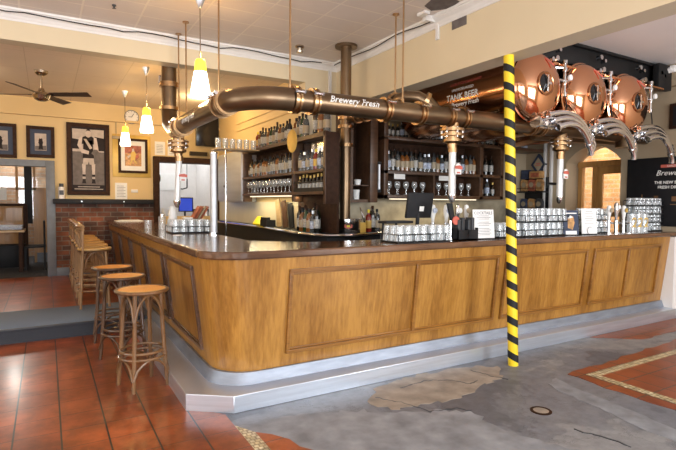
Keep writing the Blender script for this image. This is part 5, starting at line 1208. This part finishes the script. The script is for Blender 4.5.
# ------------------------------------------------------------------ lamps, fan, ceiling things
def pendant(x, y, zc, zs, s, lab):
    t = thing('pendant_lamp', lab, 'lamp', (x, y, zs), 'hanging glass lamps')
    b = B(); b.lathe([(0, 0), (.05*s, 0), (.047*s, -.02), (.016, -.10*s), (0, -.11*s)], (x, y, zc), (0, 0, 1), 20, caps=False); b.build('ceiling_rose', 'steel', t)
    b = B(); b.cyl((x, y, zs+.33*s), (x, y, zc-.08), .0055, seg=8); b.build('lamp_cord', 'nickel', t)
    b = B(); b.lathe([(.080*s, 0), (.086*s, .015*s), (.085*s, .04*s), (.074*s, .11*s), (.062*s, .18*s), (.055*s, .22*s), (.053*s, .22*s), (.072*s, .11*s), (.080*s, .02*s)], (x, y, zs), seg=28, caps=False); b.build('lamp_shade', 'lamp', t)
    b = B(); b.lathe([(.055*s, .22*s), (.050*s, .27*s), (.046*s, .31*s), (.036*s, .33*s), (0, .335*s)], (x, y, zs), seg=28, caps=False); b.build('shade_cap', 'lamp_top', t)
    L = bpy.data.lights.new('lamp_light', 'POINT'); L.energy = 10*s; L.color = (1, .66, .28); L.shadow_soft_size = .05
    o = bpy.data.objects.new('lamp_light', L); C.objects.link(o); o.location = (x, y, zs-.06)
    L2 = bpy.data.lights.new('lamp_uplight', 'POINT'); L2.energy = 7*s; L2.color = (1, .58, .18); L2.shadow_soft_size = .05
    o = bpy.data.objects.new('lamp_uplight', L2); C.objects.link(o); o.location = (x+.06, y, zs+.38*s)
pendant(1.30, 4.85, CZ, 2.505, 1.08, 'white glass hanging lamp with yellow top nearest the viewer')
pendant(1.18, 7.10, 3.28, 2.42, 1.0, 'hanging glass lamp in the middle of the three, beside the riser pipe')
pendant(1.13, 8.80, 3.28, 2.40, .95, 'smallest looking hanging lamp, farthest back near the clock')
fan = thing('ceiling_fan', 'ceiling fan with dark blades and metal hub near the back wall', 'fan', (-.03, 8.05, 3.27))
b = B(); b.lathe([(0, 0), (.085, 0), (.082, -.03), (.05, -.06), (.02, -.065), (0, -.065)], (-.03, 8.05, 3.28), (0, 0, 1), 24, caps=False); b.cyl((-.03, 8.05, 3.22), (-.03, 8.05, 3.0), .014, seg=12); b.build('fan_rod', 'nickel', fan)
b = B(); b.lathe([(0, .08), (.03, .07), (.045, .03), (.105, .0), (.115, -.03), (.09, -.08), (.05, -.10), (0, -.105)], (-.03, 8.05, 2.97), (0, 0, 1), 28, caps=False); b.build('fan_hub', 'nickel', fan)
for k in range(4):
    a = math.radians(-30+90*k); b = B(); ca, sa_ = math.cos(a), math.sin(a)
    def q(r, w, z): return (-.03+r*ca-w*sa_, 8.05+r*sa_+w*ca, 2.955+z)
    b.hexa([q(.12, -.05, .012), q(.66, -.065, .018), q(.66, .065, -.015), q(.12, .05, -.012), q(.12, -.05, .020), q(.66, -.065, .026), q(.66, .065, -.007), q(.12, .05, -.004)]); bl = b.build('fan_blade', 'fan_dark', fan, bevel=.003)
    b = B(); b.hexa([q(.07, -.02, .006), q(.17, -.03, .006), q(.17, .03, -.01), q(.07, .02, -.01), q(.07, -.02, .016), q(.17, -.03, .016), q(.17, .03, .0), q(.07, .02, .0)]); b.build('blade_bracket', 'nickel', bl)
sd = B(); sd.lathe([(0, 0), (.055, 0), (.058, -.02), (.05, -.03), (.038, -.035), (.034, -.06), (.045, -.065), (.04, -.085), (0, -.09)], (2.78, 5.72, CZ), (0, 0, 1), 24, caps=False); simple('smoke_detector', sd, 'nickel', 'small round metal detector on the front ceiling', 'detector', (2.78, 5.72, CZ))
sp = B(); sp.lathe([(0, 0), (.02, 0), (.02, -.01), (.008, -.012), (.008, -.03), (.02, -.033), (0, -.036)], (.62, 5.52, CZ), (0, 0, 1), 14, caps=False); simple('sprinkler', sp, 'darkgrey', 'tiny dark sprinkler head on the ceiling panels at upper left', 'sprinkler', (.62, 5.52, CZ))
# cable along the cornice
def cable(pts, lab):
    b = B(); b.tube(pts, .006, 6); simple('cable', b, 'black', lab, 'cable', pts[0])
cable([(-3 + 6.3*k/40, 6.10+.012*math.sin(k*1.1), CZ-.05+.012*math.sin(k*.8)-(.02 if k % 7 == 3 else 0)) for k in range(41)], 'thin black cable sagging along the white cornice of the left bulkhead')
cable([(3.50+.01*math.sin(k*.9), 6.1-2.0*k/16, CZ-.05+.012*math.sin(k*.7)) for k in range(17)], 'thin black cable running along the cornice of the beam')
b = B(); b.box(3.44, 3.60, 4.08, 4.14, 3.40, CZ-.0); b.box(3.575, 3.598, 4.05, 4.09, 3.22, 3.42); b.box(3.35, 3.42, 4.0, 4.12, CZ-.03, CZ); simple('alarm_bracket', b, 'white', 'small white bracket and box where the ceiling meets the beam', 'bracket', (3.55, 4.1, 3.4))
b = B(); b.prism([(3.22, 3.70), (3.36, 3.62), (3.50, 3.66), (3.54, 3.84), (3.42, 3.98), (3.28, 3.92)], CZ-.004, CZ-.0005); b.box(3.592, 3.5995, 3.66, 3.86, 3.26, 3.42)
simple('exposed_patch', b, 'sepia2', 'grey patch of exposed ceiling and metal plate on the beam', 'patch', (3.45, 3.8, CZ-.01))
# rails high on the middle wall
for i, (z0, z1) in enumerate(((2.93, 2.93), (2.80, 2.80))):
    b = B(); b.box(3.08, 3.098, 6.5, 9.0, z0, z0+.03, .003); simple('picture_rail', b, 'cream', '%s narrow rail along the yellow wall above the bottles' % ('upper', 'lower')[i], 'rail', (3.09, 7.7, z0))

# ------------------------------------------------------------------ light
def area(name, loc, rot, sx, sy, e, col):
    L = bpy.data.lights.new(name, 'AREA'); L.shape = 'RECTANGLE'; L.size = sx; L.size_y = sy; L.energy = e; L.color = col
    o = bpy.data.objects.new(name, L); C.objects.link(o); o.location = loc; o.rotation_euler = rot; return o
day = (.90, .95, 1.0)
for x in (-1.3, 1.3): area('window_daylight', (x, -2.66, 1.75), (PI/2, 0, 0), 1.8, 2.1, 112, day)
area('window_daylight', (5.3, -2.66, 1.75), (PI/2, 0, 0), 2.2, 2.1, 185, day)
for y in (-.9, 1.7, 4.3): area('window_daylight', (-2.96, y, 1.8), (0, -PI/2, 0), 2.0, 1.8, 17, (1, .95, .88))
def point(loc, e, col, r=.1):
    L = bpy.data.lights.new('bar_light', 'POINT'); L.energy = e; L.color = col; L.shadow_soft_size = r
    o = bpy.data.objects.new('bar_light', L); C.objects.link(o); o.location = loc
# ceiling downlights behind the bar and in the back rooms
def downlight(x, y, z, e, col, lab):
    b = B(); b.lathe([(.05, 0), (.07, 0), (.07, -.012), (.05, -.012)], (x, y, z), seg=20, caps=False); b.mi = 1; b.lathe([(0, -.004), (.05, -.004)], (x, y, z), seg=20, caps=False)
    simple('downlight', b, ['white', 'lamp'], lab, 'downlight', (x, y, z)); point((x, y, z-.12), e, col)
downlight(2.3, 8.6, 3.28, 26, (1, .72, .36), 'recessed downlight in the back ceiling over the steel cabinet')
downlight(-1.2, 8.4, 3.28, 22, (1, .78, .50), 'recessed downlight in the back ceiling left of the fan')
downlight(2.4, 11.2, 2.75, 15, (.95, .97, 1), 'recessed downlight in the kitchen ceiling')
downlight(-.7, 11.6, 2.75, 6, (1, .88, .7), 'recessed downlight in the back room ceiling')
downlight(-.7, 13.4, 2.75, 40, (1, .95, .88), 'recessed downlight in the far part of the back room')
area('shelf_strip', (5.0, 5.66, 1.54), (0, 0, 0), 1.7, .04, 5, (1, .84, .55))
area('shelf_strip', (2.9, 6.9, 1.57), (0, 0, PI/2), 1.9, .04, 7, (1, .84, .50))
area('outdoor_daylight', (8.0, 4.8, 3.2), (0, math.radians(-50), 0), 1.4, 2.6, 150, (1, .93, .8))
w = bpy.data.worlds.new('world'); S.world = w; w.use_nodes = True
w.node_tree.nodes['Background'].inputs[0].default_value = (.92, .96, 1, 1); w.node_tree.nodes['Background'].inputs[1].default_value = 2.2

# ------------------------------------------------------------------ camera
cam = bpy.data.cameras.new('camera'); co = bpy.data.objects.new('camera', cam); C.objects.link(co)
F = 497.; pit = math.atan(22.7/497.); yaw = math.radians(30.4); ro = math.radians(.38)
fw = Vector((math.sin(yaw)*math.cos(pit), math.cos(yaw)*math.cos(pit), -math.sin(pit)))
rt = Vector((math.cos(yaw), -math.sin(yaw), 0)); up = rt.cross(fw)
r2 = rt*math.cos(ro)+up*math.sin(ro); u2 = -rt*math.sin(ro)+up*math.cos(ro)
mt = Matrix((r2, u2, -fw)).transposed().to_4x4(); mt.translation = (0, 0, 1.5)
co.matrix_world = mt
cam.sensor_width = 36; cam.lens = F/676*36; cam.clip_start = .05; cam.clip_end = 100
S.camera = co
S.view_settings.view_transform = 'Standard'; S.view_settings.look = 'None'; S.view_settings.gamma = 1; S.view_settings.exposure = .18
S.view_settings.use_curve_mapping = False
S.cycles.max_bounces = 8; S.cycles.transparent_max_bounces = 24; S.cycles.use_denoising = True
S.cycles.sample_clamp_indirect = 6
